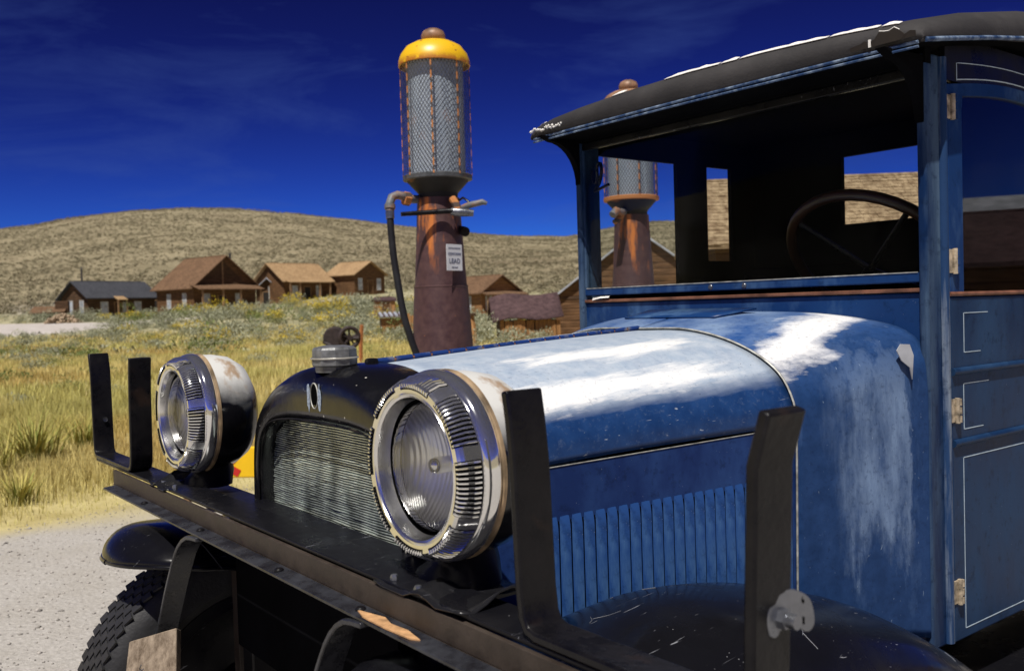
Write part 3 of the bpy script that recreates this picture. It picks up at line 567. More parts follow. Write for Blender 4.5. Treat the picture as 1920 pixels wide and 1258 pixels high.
H.porch('front', -.5, 8.1, 2.0, 2.75, 3.35, 'shingle', (.0, 2.6, 4.9, 7.6)); H.pipe(6.4, 2.2, 4.3, 7.0, .12)
m = MB()
for a, b_ in ((0.1, 2.5), (5.0, 7.5)): m.box(a, b_, -1.86, -1.80, .75, .85); m.box(a, b_, -1.86, -1.80, .25, .33)
m.build('railing', MAT['rail'], H.r); m = MB(); m.prism([(.6, 3.4), (7.0, 3.4), (3.8, 6.25)], 'y', -.03, -.008); m.build('gable_board', MAT['wood_dark'], H.r); m = MB(); m.box(3.72, 3.88, -.07, -.035, 3.4, 6.3); m.build('gable_post', MAT['rail'], H.r)
H = House('shed', 'low dark shed with tan roof filling the gap behind the gabled house porch', 278, 116, 0, 2.5, 3, 2.0, 2.9, 'y', 'wood_dark', 'shingle')
H.door('front', .8, .8, 1.7)
H = House('cabin', 'long golden-brown cabin with a straw coloured shingle roof and shaded porch', 536, 116, 48, 7.0, 6.2, 2.9, 5.0, 'x', 'wood_brown', 'shingle_tan', .5)
H.porch('front', 0, 6.5, 1.3, 2.5, 2.85, 'shingle_tan', (.2, 1.6, 4.6, 6.2)); H.window('front', 1.2, .7, .8, 1.4); H.door('front', 3.0, .9, 2.0); H.window('front', 4.8, .7, .8, 1.4); H.window('left', 3.2, .7, .8, 1.4)
H = House('shed', 'little shed under a pale tin roof tucked beside the gabled house', 484, 118, 10, 2.6, 3, 2.2, 3.4, 'y', 'wood_dark', 'tinroof')
H.door('front', .8, .8, 1.7)
H = House('cabin', 'brown gabled cabin with two pale windows next to the straw roofed cabin', 668, 120, 58, 6.0, 4.8, 2.8, 4.4, 'y', 'wood_brown', 'shingle_tan', .4)
H.window('front', .7, .8, .8, 1.4); H.door('front', 2.6, .9, 2.0, 'wood_brown'); H.window('front', 4.4, .8, .8, 1.4)
H = House('shed', 'tiny plank shed with a reddish flat roof above the outhouse', 708, 78, 20, 1.6, 1.4, 1.15, 1.35, 'x', 'wood_gold', 'redroof', .12)
H.door('front', .5, .6, 1.0, 'wood_brown')
# outhouse with a ribbed tin roof
o = thing('outhouse', 'squat plank outhouse with a ribbed pale tin roof', 'outhouse', at(716, 50), YAW+rad(12)); x0 = 0
m = MB(); m.box(0, 1.3, .02, 1.3, -.4, .92); m.build('wall', MAT['wood_dark'], o)
pl = MB().box(-.078, .078, -.02, .018, -.4, .92).build('plank', MAT['wood_gold'], o, loc=(.08, 0, 0))
for i in range(1, 8): inst(pl, loc=(.08+i*.163, random.uniform(-.01, .01), random.uniform(-.04, .02)))
m = MB(); m.loft([[(-.1, -.22, .98), (1.42, -.22, .98)], [(-.1, 1.4, 1.18), (1.42, 1.4, 1.18)]]); rf = m.build('roof', MAT['redroof'], o, solid=.03)
for i in range(6): MB().loft([[(-.06+i*.27, -.24, 1.0), (.09+i*.27, -.24, 1.0), (.09+i*.27, -.24, 1.06), (-.06+i*.27, -.24, 1.06)], [(-.06+i*.27, 1.38, 1.2), (.09+i*.27, 1.38, 1.2), (.09+i*.27, 1.38, 1.26), (-.06+i*.27, 1.38, 1.26)]], closed=True, cap=True).build('roof_rib', MAT['tinroof'], rf)
o = thing('fence_panel', 'leaning golden plank panel standing behind the pump hose', 'fence', at(762, 46), YAW+rad(8))
pl = MB().box(-.1, .1, 0, .05, -.5, 1.25).build('plank', MAT['wood_gold'], o, loc=(.1, 0, 0))
for i in range(1, 4): inst(pl, loc=(.1+i*.21, random.uniform(-.02, .02), random.uniform(-.15, .1)))
MB().box(0, .84, .052, .1, .5, .62).build('rail', MAT['wood_dark'], o)
H = House('cabin', 'brown cabin with low shingle roof and stove pipe behind the purple roofed shed', 905, 88, 40, 4.6, 6.0, 2.3, 3.75, 'y', 'wood_gold_h', 'shingle', .45)
H.window('left', 1.6, .55, .8, 1.3); H.window('front', .5, .6, .7, 1.2); H.window('front', 2.0, .6, .7, 1.2); H.window('front', 3.2, .6, .7, 1.2); H.pipe(.5, 4.8, 2.6, 5.0, .09)
H.porch('front', -.3, 4.9, 1.2, 1.9, 2.25, 'shingle', (.0, 4.6))
o = thing('wooden_post', 'thick leaning timber post beside the rusted pump', 'post', at(886, 33), 0); MB().tube([(.05, 0, -.4), (0, 0, .7), (-.1, .02, 1.25)], [.16, .14, .12], 7).build('post', MAT['wood_gold'], o); MB().box(-.3, .12, -.1, .1, 1.2, 1.3).build('cap_board', MAT['wood_dark'], o)
# plank shed with purple-brown roof
o = thing('shed', 'plank shed with a sagging purple-brown roof and ragged vertical boards', 'shed', at(938, 42), YAW+rad(6)); n = 14; Wd = 2.75
MB().box(.05, Wd-.05, .06, 2.4, -.6, 1.0).build('inner_wall', MAT['wood_dark'], o)
pl = MB().box(-.085, .085, -.02, .03, -.5, 1.06).build('plank', MAT['wood_gold'], o, loc=(.1, 0, 0))
for i in range(1, n): q = inst(pl, loc=(.1+i*Wd/n, random.uniform(-.025, .025), random.uniform(-.10, .04)), rot=(0, random.uniform(-.03, .03), 0))
secs = []
for y_, z_ in ((-.22, 1.10), (.3, 1.36), (.9, 1.80), (1.5, 2.2), (2.1, 1.7), (2.7, 1.15)):
    secs.append([(xx, y_+.06*math.sin(xx*3), z_*(1 if xx < .9 else 1+.0*xx)+.07*math.sin(xx*2.1+1)+(.0 if xx > .6 else -.18*(.6-xx))) for xx in np.linspace(-.35, Wd+.15, 9)])
MB().loft(secs).build('roof', MAT['redroof'], o, 60, solid=.06)
# big wooden building by the second pump
H = House('barn', 'tall board-sided barn with a pale roof edge behind the second pump', 1042, 50, -6, 9.0, 9, 2.25, 5.6, 'y', 'wood_brown', 'tinroof', .3)
H.window('front', 5.2, .9, 1.0, 1.2); H.door('front', 3.1, 1.2, 2.1, 'wood_gold_h'); MB().box(.0, 9, -.03, -.006, 2.15, 2.3).build('trim_board', MAT['wood_dark'], H.r)
# long shingled building seen through the cab's rear window
H = House('store_building', 'long building with a big bleached shingle roof seen through the cab windows', 1345, 24.0, -3, 14, 4.4, 3.0, 4.6, 'x', 'wood_dark', 'shingle_grey', .45, 'building')
for a in (1.5, 4.5, 7.5, 10.5): H.window('front', a, .9, 1.0, 1.3)
H.door('front', 3.1, .9, 2.0)
rs_ = random.Random(5); y0, z0, y1, z1 = -.45, 3.0-.45*(1.6/2.2)+.13, 2.2, 4.6+.13; n_ = 19; m = MB(); sh_l = math.hypot(y1-y0, z1-z0); ey, ez_ = (y1-y0)/sh_l, (z1-z0)/sh_l
for r_ in range(n_):
    x_ = -.5-rs_.random()*.15
    while x_ < 14.4:
        w_ = rs_.uniform(.13, .27); a0 = r_/n_*sh_l-rs_.uniform(0, .03); a1 = a0+.22; lift = rs_.uniform(.012, .032); P = lambda a, h_: (y0+ey*a-ez_*h_, z0+ez_*a+ey*h_); (ya, za), (yb, zb2), (yc, zc2) = P(a0, lift), P(a1, .006), P(a0, 0)
        m.add([(x_, yc, zc2), (x_+w_-.012, yc, zc2), (x_+w_-.012, ya, za), (x_, ya, za), (x_+w_-.012, yb, zb2), (x_, yb, zb2)], [(0, 1, 2, 3), (3, 2, 4, 5), (0, 3, 5), (1, 4, 2)]); x_ += w_
m.build('shingles', MAT['shingle_grey'], H.roofs[0], kind='stuff')
# buildings to the camera's right, mirrored in the door glass and chrome
H = House('barn', 'low wooden barn with a purple-brown roof mirrored in the truck door glass', 2400, 14, 118, 12, 7, 2.1, 3.4, 'x', 'wood_brown', 'redroof', .4)
H.r.location = (3.5, 24.5, 0); H.r.rotation_euler = (0, 0, rad(-26)); H.door('front', 5, 1.2, 2.1); H.window('front', 2, .9, .9, 1.2); H.window('front', 8, .9, .9, 1.2)
H = House('store_building', 'tall pale roofed building mirrored behind the dark barn in the door glass', 2400, 14, 118, 14, 9, 3.2, 5.0, 'x', 'wood_brown', 'tinroof', .4, 'building')
H.r.location = (9.0, 40.0, .3); H.r.rotation_euler = (0, 0, rad(-30)); H.door('front', 5, 1.2, 2.1); H.window('front', 8, .9, .9, 1.2); H.window('front', 2, .9, .9, 1.2)
# small lean-to hut and stone pile left of the grey roofed cabin
o = thing('hut', 'small tumbledown plank hut beside the stone pile', 'hut', at(62, 100), YAW+rad(18)); MB().prism([(0, -1), (2.2, -1), (2.2, 1.5), (0, 1.0)], 'x', 0, 3.0).build('wall', MAT['wood_brown'], o); MB().loft([[(-.3, -.3, 1.0), (3.2, -.3, 1.1)], [(-.2, 2.6, 1.75), (3.2, 2.6, 1.7)]]).build('roof', MAT['shingle'], o, solid=.1)
MB().box(2.1, 3.4, 1.2, 2.6, -1, 2.3).build('bin', MAT['wood_dark'], o); MB().box(.9, 1.6, -.03, -.004, -.2, .85).build('door', MAT['porchdark'], o)
def stone_mesh(seed):
    r = np.random.default_rng(seed); m = MB(); q = MB(); q.lathe([(.02, -.5), (.38, -.36), (.5, 0), (.36, .36), (.02, .5)], n=7); m.v = [tuple(np.array(p)*r.uniform(.75, 1.2, 3)) for p in q.v]; m.f = q.f; return m.mesh('stone')
MAT['stone'] = simple('pale_rubble', (.36, .27, .18), .9, 0, .5, 3, .4, 20); SM = [stone_mesh(i) for i in range(4)]
for s_m in SM: s_m.materials.append(MAT['stone'])
o = thing('stone_pile', 'heap of pale rubble stones in front of the grey roofed cabin', 'stone pile', at(120, 93)); 
for i in range(110):
    f_ = random.uniform(-1, 1); hh = (1-f_*f_)*.9; q = bpy.data.objects.new('stone', random.choice(SM)); COL.objects.link(q); q.parent = o
    q.location = Vector((RH[0], RH[1], 0))*(f_*1.7)+Vector((FH[0], FH[1], 0))*random.uniform(-.5, .5)+Vector((0, 0, random.uniform(0, hh)+.05)); k = random.uniform(.22, .46); q.scale = (k, k, k*.7); q.rotation_euler = (random.uniform(0, 3), random.uniform(0, 3), random.uniform(0, 3))
# rusted machine with two wheels, stake
MAT['oldiron'] = simple('dark_rusted_iron', (.035, .024, .024), .7, .2, .5, 10, .3)
o = thing('old_machine', 'dark rusted machine with two spoked wheels standing in the meadow', 'machine', at(641, 19), YAW)
def ring(name, x, y, z, R, t_, mat, par, tilt, spokes=5):
    m = MB(); m.tube([(R*math.cos(a), 0, R*math.sin(a)) for a in np.linspace(0, 2*math.pi, 25)], t_, 7); 
    for k in range(spokes): a = 2*math.pi*k/spokes+.3; m.tube([(0, 0, 0), (R*math.cos(a), 0, R*math.sin(a))], t_*.5, 5)
    m.lathe([(.0, -.05), (.06, -.05), (.06, .05), (0, .05)], ax='y', n=10); q = m.build(name, mat, par, 60, loc=(x, y, z)); q.rotation_euler = (0, 0, tilt); return q
MB().lathe([(.0, -.1), (.20, -.1), (.235, -.05), (.235, .05), (.2, .1), (0, .1)], ax='y', n=22).build('drum', MAT['oldiron'], o, 40, loc=(-.14, 0, .82)); ring('wheel', .16, -.05, .82, .20, .045, MAT['oldiron'], o, .5)
MB().tube([(-.3, 0, .8), (.35, 0, .8)], .05, 8).tube([(-.1, .0, .8), (-.25, .1, -.1)], .04, 6).tube([(.1, 0, .8), (.28, .1, -.1)], .04, 6).tube([(0, -.05, .78), (0, -.4, -.1)], .04, 6).build('stand', MAT['oldiron'], o)
MB().tube([(-.33, -.06, .80), (-.36, -.06, .74), (-.2, -.12, .66)], .04, 6).build('crank', MAT['oldiron'], o)
o = MB().tube([(0, 0, -.3), (.05, .0, .5), (.13, 0, 1.02)], [.05, .055, .05], 6).build('stake', MAT['rust_orange'], None, 40, loc=at(674, 23)); tag(o, 'leaning rusty orange stake in the meadow beside the old machine', 'stake')

# ------------------------------------------------------------ petrol pumps
def pump_mat():
    t = MT('rusted_pump_enamel', .55); X, Y, Z = t.sepobj(); n = t.noise(1, 6, .65, t.vec((5, 5, 1.6))); n2 = t.noise(24, 4, .6); n3 = t.noise(1, 5, .6, t.vec((11, 11, 2.2)))
    base = t.mix(t.ramp(n2, .3, .75), (.055, .026, .029), (.10, .048, .046)); zz = t.math('ADD', Z, t.math('MULTIPLY', t.math('SUBTRACT', n, .5), .5))
    wear = t.math('MULTIPLY', t.ramp(zz, 1.58, 1.75), t.ramp(n3, .50, .60)); c = t.mix(wear, base, (.55, .17, .035)); c = t.mix(t.math('MULTIPLY', t.ramp(n3, .68, .74), wear), c, (.38, .33, .28))
    spots = t.math('MULTIPLY', t.ramp(t.voro(24), .10, .05), t.ramp(t.noise(11, 2), .55, .6)); c = t.mix(t.math('MULTIPLY', spots, .6), c, (.5, .2, .05)); t.color(c); t.rough(t.ramp(n2, .3, .7, (.42,)*3, (.65,)*3)); t.bump(t.noise(60, 4), .15, .004); return t.m
MAT['pump'] = pump_mat(); MAT['pipe'] = steel_mat('grey_pipe', (.10, .11, .12), (.20, .21, .22), .45, (.35, .14, .04), .5, .62); MAT['cagewire'] = steel_mat('galvanised_cage', (.045, .048, .052), (.11, .115, .125), .5, (.25, .11, .04), .6, .7); t = MT('rusty_cage_strap', .8); t.color(t.mix(t.ramp(t.math('ADD', t.wave(4.3, 'Z', None, 0), t.math('MULTIPLY', t.noise(40, 3), .6)), .55, .8), (.07, .045, .035), (.48, .19, .055))); MAT['straprust'] = t.m
t = MT('chipped_yellow_enamel', .38); n = t.noise(20, 5, .6); e = t.ramp(t.sepobj()[2], 2.84, 2.87, (1,)*3, (0,)*3); c = t.mix(t.ramp(n, .62, .67), (.80, .47, .012), (.25, .10, .03)); c = t.mix(t.math('MULTIPLY', e, t.ramp(n, .35, .5)), c, (.45, .17, .02)); t.color(c); MAT['yellow'] = t.m
MAT['ballrust'] = simple('brown_rust_ball', (.30, .17, .10), .5, .2, .5, 14); MAT['hose'] = black_mat('cracked_black_hose', (.014, .014, .017), .42, .3, False); MAT['neck'] = steel_mat('dark_neck_iron', (.012, .012, .012), (.03, .028, .026), .6, (.25, .1, .03), .58, .68)
t = MT('clouded_pump_glass', .16); t.color(t.mix(t.ramp(t.noise(1, 5, .6, t.vec((9, 9, 1.5))), .3, .7), (.34, .41, .50), (.50, .56, .63))); MAT['pumpglass'] = t.m
MAT['signwhite'] = simple('white_sign_enamel', (.74, .76, .79), .4, 0, .08, 8); MAT['signink'] = simple('sign_lettering', (.03, .045, .12), .6, 0, .2)
t = MT('hose_highlight', .4); MAT['zincfit'] = MAT['zinc']
def text_mesh(txt, size, name, mat, parent, M4):
    cu = bpy.data.curves.new('txt', 'FONT'); cu.body = txt; cu.size = size; cu.align_x = 'CENTER'; cu.extrude = .0006; to = bpy.data.objects.new('txt', cu); COL.objects.link(to)
    bpy.context.view_layer.update(); me_ = bpy.data.meshes.new_from_object(to.evaluated_get(bpy.context.evaluated_depsgraph_get())); bpy.data.objects.remove(to, do_unlink=True)
    me_.transform(M4); me_.materials.clear(); me_.materials.append(mat); o = bpy.data.objects.new(name, me_); COL.objects.link(o); o.parent = parent; return o
def pump(name, label, u, d, rz, first):
    x, y, _ = at(u, d); o = thing(name, label, 'petrol pump', (x, y, 0), rz)
    MB().lathe([(.0, 0), (.30, 0), (.30, .06), (.25, .09), (.225, .25), (.205, .8), (.182, 1.2), (.1655, 1.493), (.1605, 1.495), (.148, 1.70), (.138, 1.88), (.130, 2.03), (.0, 2.035)], n=36).build('body', MAT['pump'], o, 30)
    MB().lathe([(.166, 1.485), (.1678, 1.488), (.1678, 1.495), (.159, 1.498)], n=36).build('band', MAT['pump'], o, 30)
    MB().lathe([(.118, 2.02), (.122, 2.06), (.135, 2.075), (.185, 2.13), (.19, 2.145), (0, 2.15)], n=30).build('neck', MAT['neck'], o, 30)
    MB().lathe([(0, 2.138), (.2, 2.138), (.212, 2.142), (.213, 2.165), (.205, 2.17), (0, 2.17)], n=36).build('cage_rim', MAT['cagewire'] if first else MAT['straprust'], o, 30)
    MB().lathe([(.175, 2.16), (.175, 2.85)], n=28).build('glass_cylinder', MAT['pumpglass'], o, 60)
    m = MB(); ns = 58; seg = 14; R = .205; W_ = .0042
    for sg in (-1, 1):
        for k in range(ns):
            a0 = 2*math.pi*k/ns; secs = []
            for j in range(seg+1):
                q = j/seg; a = a0+sg*2.1*q; zz = 2.165+.69*q; rr_ = R+(.0008 if sg > 0 else -.0016)+.004*q; c_, s_ = math.cos(a), math.sin(a)
                dx = W_*.5/rr_; secs.append([(rr_*math.cos(a-dx), rr_*math.sin(a-dx), zz), (rr_*math.cos(a+dx), rr_*math.sin(a+dx), zz)])
            m.loft(secs)
    m.build('cage_mesh', MAT['cagewire'], o, kind='stuff')
    st = MB().strap([(0, 0, 2.16), (0, 0, 2.5), (0, 0, 2.86)], (0, 1, 0), .009, .004).build('cage_strap', MAT['straprust'], o)
    for k in range(8):
        q = st if k == 0 else inst(st); a = 2*math.pi*k/8+.1; q.location = (.2115*math.cos(a), .2115*math.sin(a), 0); q.rotation_euler = (0, 0, a)
    MB().lathe([(0, 2.992), (.05, 2.990), (.12, 2.972), (.17, 2.945), (.204, 2.90), (.217, 2.862), (.219, 2.832), (.210, 2.830), (.20, 2.85), (0, 2.86)], n=40).build('cap', MAT['yellow'] if first else MAT['ballrust'], o, 30)
    MB().lathe([(.062, 2.985), (.073, 3.0), (.074, 3.02), (.062, 3.045), (.035, 3.06), (0, 3.063)], n=24).build('finial_ball', MAT['ballrust'], o, 60)
    return o
P1 = pump('petrol_pump', 'rusted visible petrol pump with a chipped yellow cap and hanging hose', 830, 5.75, 0, True)
P2 = pump('petrol_pump', 'rusty petrol pump with a brown cap seen through the truck windscreen', 1190, 7.2, .2, False)
def cw(px, py, dd): p = ray_pt(px, py, dd); return p
def ray_pt(px, py, dd): return CAM+(FW+RT*((px-960)/FPX)-UP*((py-629)/FPX))*dd
def pl(P, px, py, dd): q = ray_pt(px, py, dd)-P.location; return tuple(q)
def plist(P, L): return [pl(P, *q) for q in L]
el = MB().tube(plist(P1, [(792, 374, 5.72), (775, 374, 5.66), (760, 369, 5.62), (745, 366, 5.6), (735, 370, 5.58), (731, 382, 5.56), (731, 402, 5.55)]), .026, 10).build('elbow_pipe', MAT['pipe'], P1, 60)
MB().tube(plist(P1, [(731, 384, 5.56), (731, 392, 5.555)]), .033, 10).build('pipe_collar', MAT['pipe'], el, 40); MB().tube(plist(P1, [(768, 374, 5.64), (757, 372, 5.62)]), .042, 8).build('union_nut', MAT['straprust'], el, 40)
hp = crom(plist(P1, [(731, 396, 5.55), (733, 430, 5.54), (738, 480, 5.53), (746, 530, 5.52), (757, 590, 5.5), (772, 640, 5.5), (787, 680, 5.5), (806, 740, 5.5), (815, 820, 5.5), (800, 900, 5.45), (760, 960, 5.4)]), 40)
hs = MB().tube([tuple(p) for p in hp], .021, 10).build('hose', MAT['hose'], P1, 60); MB().tube([tuple(hp[0]), tuple(hp[1])], .026, 10).build('hose_ferrule', MAT['zinc'], hs, 40)
rod = MB().tube(plist(P1, [(752, 402, 5.50), (780, 400, 5.53), (838, 396, 5.56), (850, 396, 5.56)]), [.013, .014, .016, .016], 8).build('pump_lever', MAT['upright'], P1, 60)
MB().tube(plist(P1, [(846, 397, 5.57), (862, 398, 5.57), (888, 400, 5.57)]), [.024, .028, .02], 9).build('valve_body', MAT['zinc'], P1, 60); MB().tube(plist(P1, [(848, 372, 5.6), (856, 385, 5.58), (860, 402, 5.57)]), .024, 8).build('valve_stem', MAT['straprust'], P1, 40)
MB().tube(plist(P1, [(862, 392, 5.6), (880, 385, 5.58), (905, 379, 5.56), (913, 382, 5.56)]), [.018, .02, .018, .01], 8).build('nozzle', MAT['pipe'], P1, 60); MB().tube(plist(P1, [(858, 378, 5.62), (868, 371, 5.6), (876, 376, 5.58), (884, 384, 5.57)]), .007, 6).build('trigger', MAT['upright'], P1, 60)
MB().tube(plist(P1, [(858, 430, 5.72), (866, 432, 5.68), (873, 435, 5.64)]), [.02, .027, .03], 10).build('side_knob', MAT['upright'], P1, 60)
# warning plate on the pump body
nv = (ray_pt(868, 480, 5.63)-ray_pt(833, 480, 5.60)); ex = Vector((nv.x, nv.y, 0)).normalized(); a_ = math.atan2(ex.y, ex.x)+.62; ex = Vector((math.cos(a_), math.sin(a_), 0)); ez = Vector((0, 0, 1)); en = ex.cross(ez); p0 = Vector(pl(P1, 852, 483, 5.575))
M4 = Matrix(((ex.x, ez.x, en.x, p0.x), (ex.y, ez.y, en.y, p0.y), (ex.z, ez.z, en.z, p0.z), (0, 0, 0, 1)))
q = MB().box(-.068, .068, -.078, .078, -.0015, .0015).build('warning_plate', MAT['signwhite'], P1, bevel=.001); q.data.transform(M4)
for tx, sz, yy in (('CONTAINS', .022, .014), ('LEAD', .040, -.034), ('NOT FOR HUMAN USE', .010, .052), ('KEEP CLEAR', .010, -.062)): text_mesh(tx, sz, 'lettering', MAT['signink'], q, M4@Matrix.Translation((0, yy, .0022)))
# second pump fittings
MB().tube([Vector(v)-P2.location for v in (ray_pt(1165, 398, 7.1), ray_pt(1152, 400, 7.0), ray_pt(1143, 396, 6.97), ray_pt(1135, 405, 6.95))], .03, 8).build('elbow_pipe', MAT['pipe'], P2, 60); MB().tube([Vector(v)-P2.location for v in (ray_pt(1168, 395, 7.1), ray_pt(1150, 412, 7.0), ray_pt(1140, 418, 6.98))], .02, 8).build('valve_body', MAT['straprust'], P2, 60)
# yellow and red sign board on the ground behind the truck's far fender
sp = ray_pt(425, 860, 6.3); o = thing('sign_board', 'bright yellow sign board with red lines behind the far headlight', 'sign', (sp.x, sp.y, 0), YAW-.1); MAT['signyellow'] = simple('yellow_sign_paint', (.85, .52, .004), .4, 0, .06, 5); MAT['signred'] = simple('red_sign_paint', (.55, .02, .012), .4, 0, .1, 5)
MB().box(-.30, .36, -.012, .012, .26, .47).build('panel', MAT['signyellow'], o, bevel=.01)
MB().strap([(.0, -.014, .32), (.14, -.014, .455)], (.7, 0, -.7), .022, .003).build('stripe', MAT['signred'], o); MB().strap([(-.01, -.0145, .32), (-.15, -.0145, .41)], (.5, 0, .85), .05, .003).build('stripe', MAT['signred'], o); MB().strap([(.0, -.0145, .34), (.09, -.0145, .29)], (.5, 0, .85), .05, .003).build('stripe', MAT['signred'], o)
MB().lathe([(0, -.020), (.05, -.019), (.05, -.0125)], (-.04, 0, .33), 'y', 24).build('boss', simple('brown_boss', (.10, .05, .03), .5), o, 40)
for sx in (-.3, .3): MB().box(sx-.02, sx+.02, .0125, .05, -.05, .45).build('leg', MAT['rail'], o)

# ------------------------------------------------------------ the truck
TR = thing('vintage_truck', 'faded blue 1920s truck with black radiator shell and chrome ringed headlights', 'truck')
def part(m, name, mat, par=None, smooth=None, **k): return m.build(name, MAT[mat] if isinstance(mat, str) else mat, par or TR, smooth, **k)
# chassis, axle, floor, load bed (mostly hidden)
for sx in (-1, 1):
    part(MB().box(sx*.36-.03, sx*.36+.03, -.24, 4.2, .52, .64), 'frame_rail', 'black', bevel=.004)
part(MB().tube([(-.62, -.155, .37), (.62, -.155, .37)], .035, 8), 'front_axle', 'black', None, 60); part(MB().tube([(-.62, 3.0, .40), (.62, 3.0, .40)], .05, 8), 'rear_axle', 'black', None, 60)
bed = part(MB().box(-.78, .78, 2.12, 4.3, .70, .74), 'load_bed', 'brownsteel')
pl_ = part(MB().box(-.085, .085, 2.12, 4.3, .741, .775), 'plank', MAT['rail'], bed, bevel=.004, loc=(-.69, 0, 0))
for i in range(1, 9): inst(pl_, loc=(-.69+i*.1725, 0, 0))
# wheels
def tyre_mb(w, R):
    m = MB(); prof = [(R*.66, -w*.36), (R*.74, -w*.50), (R*.88, -w*.50), (R*.965, -w*.43), (R*.985, -w*.36), (R*.985, w*.36), (R*.965, w*.43), (R*.88, w*.50), (R*.74, w*.50), (R*.66, w*.36)]
    m.lathe(prof, ax='x', n=56); return m
def tread_mb(w, R):
    m = MB(); nb = 78
    for k in range(nb):
        for row, xo in enumerate((-.34, -.17, 0, .17, .34)):
            a = 2*math.pi*(k+(row % 2)*.5)/nb; ha = 2*math.pi/nb*.46; secs = []
            for rr_ in (R*.982, R*.994):
                secs.append([(w*(xo-.074)+.006, rr_*math.cos(a-ha), rr_*math.sin(a-ha)), (w*(xo+.074)+.006, rr_*math.cos(a-ha*.6), rr_*math.sin(a-ha*.6)), (w*(xo+.074)-.006, rr_*math.cos(a+ha), rr_*math.sin(a+ha)), (w*(xo-.074)-.006, rr_*math.cos(a+ha*.6), rr_*math.sin(a+ha*.6))])
            b = len(m.v); m.loft(secs, closed=True); m.f.append((b+4, b+5, b+6, b+7))
    return m
TY = tyre_mb(.19, .39).mesh('tyre', 40); TD = tread_mb(.19, .39).mesh('tread'); 
for q in (TY, TD): q.materials.append(MAT['rubber'])
RMm = MB().lathe([(.0, -.06), (.06, -.06), (.075, -.02), (.20, -.01), (.225, -.06), (.262, -.075), (.262, .075), (.225, .06), (.2, .03), (0, .03)], ax='x', n=40).mesh('rim', 35); RMm.materials.append(MAT['black'])
for x_, y_ in ((-.64, -.155), (.64, -.155), (-.66, 3.0), (.66, 3.0)):
    w = bpy.data.objects.new('wheel', TY); COL.objects.link(w); w.parent = TR; w.location = (x_, y_, .39)
    for nm, dt in (('tread', TD), ('rim', RMm)):
        q = bpy.data.objects.new(nm, dt); COL.objects.link(q); q.parent = w
        if nm == 'tread': q['kind'] = 'stuff'
        if nm == 'rim' and x_ < 0: q.rotation_euler = (0, 0, math.pi)
# fenders
crest = [(-.47, .862), (-.40, .860), (-.33, .848), (-.2, .836), (-.057, .826), (.045, .836), (.163, .843), (.343, .820), (.5, .774), (.623, .732), (.778, .653), (.905, .575), (1.042, .482), (1.2, .415), (1.35, .395), (1.95, .39)]
cs_ = [(y_, float(np.interp(y_, *zip(*crom(crest, 120))))) for y_ in np.r_[-.472+.17*(1-np.cos(np.linspace(0, math.pi/2, 14)[:-1])), np.linspace(-.30, 1.95, 42)]]
def fsec(y_, z_, sx):
    t_ = min(1, max(0, (-.30-y_)/.172)); k = math.sqrt(max(0, 1-t_*t_)); fl = max(0, min(1, (y_-.95)/.3)); va = .62+.38*min(1, max(0, (y_+.30)/.35)); out = []
    for x_, dz in crom([(.385, -.11), (.43, -.055), (.50, -.018), (.60, 0), (.71, -.012), (.79, -.042), (.838, -.09), (.856, -.16)], 17):
        xx = .63+(x_-.63)*k; zz = z_+dz*(1-.85*fl)*va; out.append((sx*xx, y_, .775+(zz-.775)*k))
    return out
for sx in (1, -1):
    secs = [fsec(y_, z_, sx) for y_, z_ in cs_]; fe = part(MB().loft(secs), 'fender', 'fender', None, 50, solid=.004)
    part(MB().tube([q[-1] for q in secs], .007, 6), 'fender_bead', 'fender', fe, 60); part(MB().tube([q[0] for q in secs[:24]], .005, 6), 'fender_bead', 'fender', fe, 60)
rs_ = random.Random(11); scr = MB()
for k in range(18):
    y0 = rs_.uniform(-.08, .78); f0 = rs_.uniform(.12, .86); ly = rs_.uniform(-.03, .05); lf = rs_.uniform(-.06, .06); pts = []
    for q in (0, .5, 1):
        yy = y0+ly*q; zz = float(np.interp(yy, *zip(*crom(crest, 120)))); sec = fsec(yy, zz, 1); i = min(len(sec)-2, max(0, (f0+lf*q+.01*math.sin(q*3))*(len(sec)-1))); i0 = int(i); fr_ = i-i0; a_, b_ = Vector(sec[i0]), Vector(sec[i0+1]); pts.append(tuple(a_.lerp(b_, fr_)+Vector((.0008, 0, .0026))))
    scr.tube(pts, rs_.uniform(.0002, .00045), 4)
FEN = [o for o in TR.children if o.name.startswith('fender')][0]
part(scr, 'scratches', simple('bare_scratch', (.20, .21, .24), .5), FEN, kind='stuff')
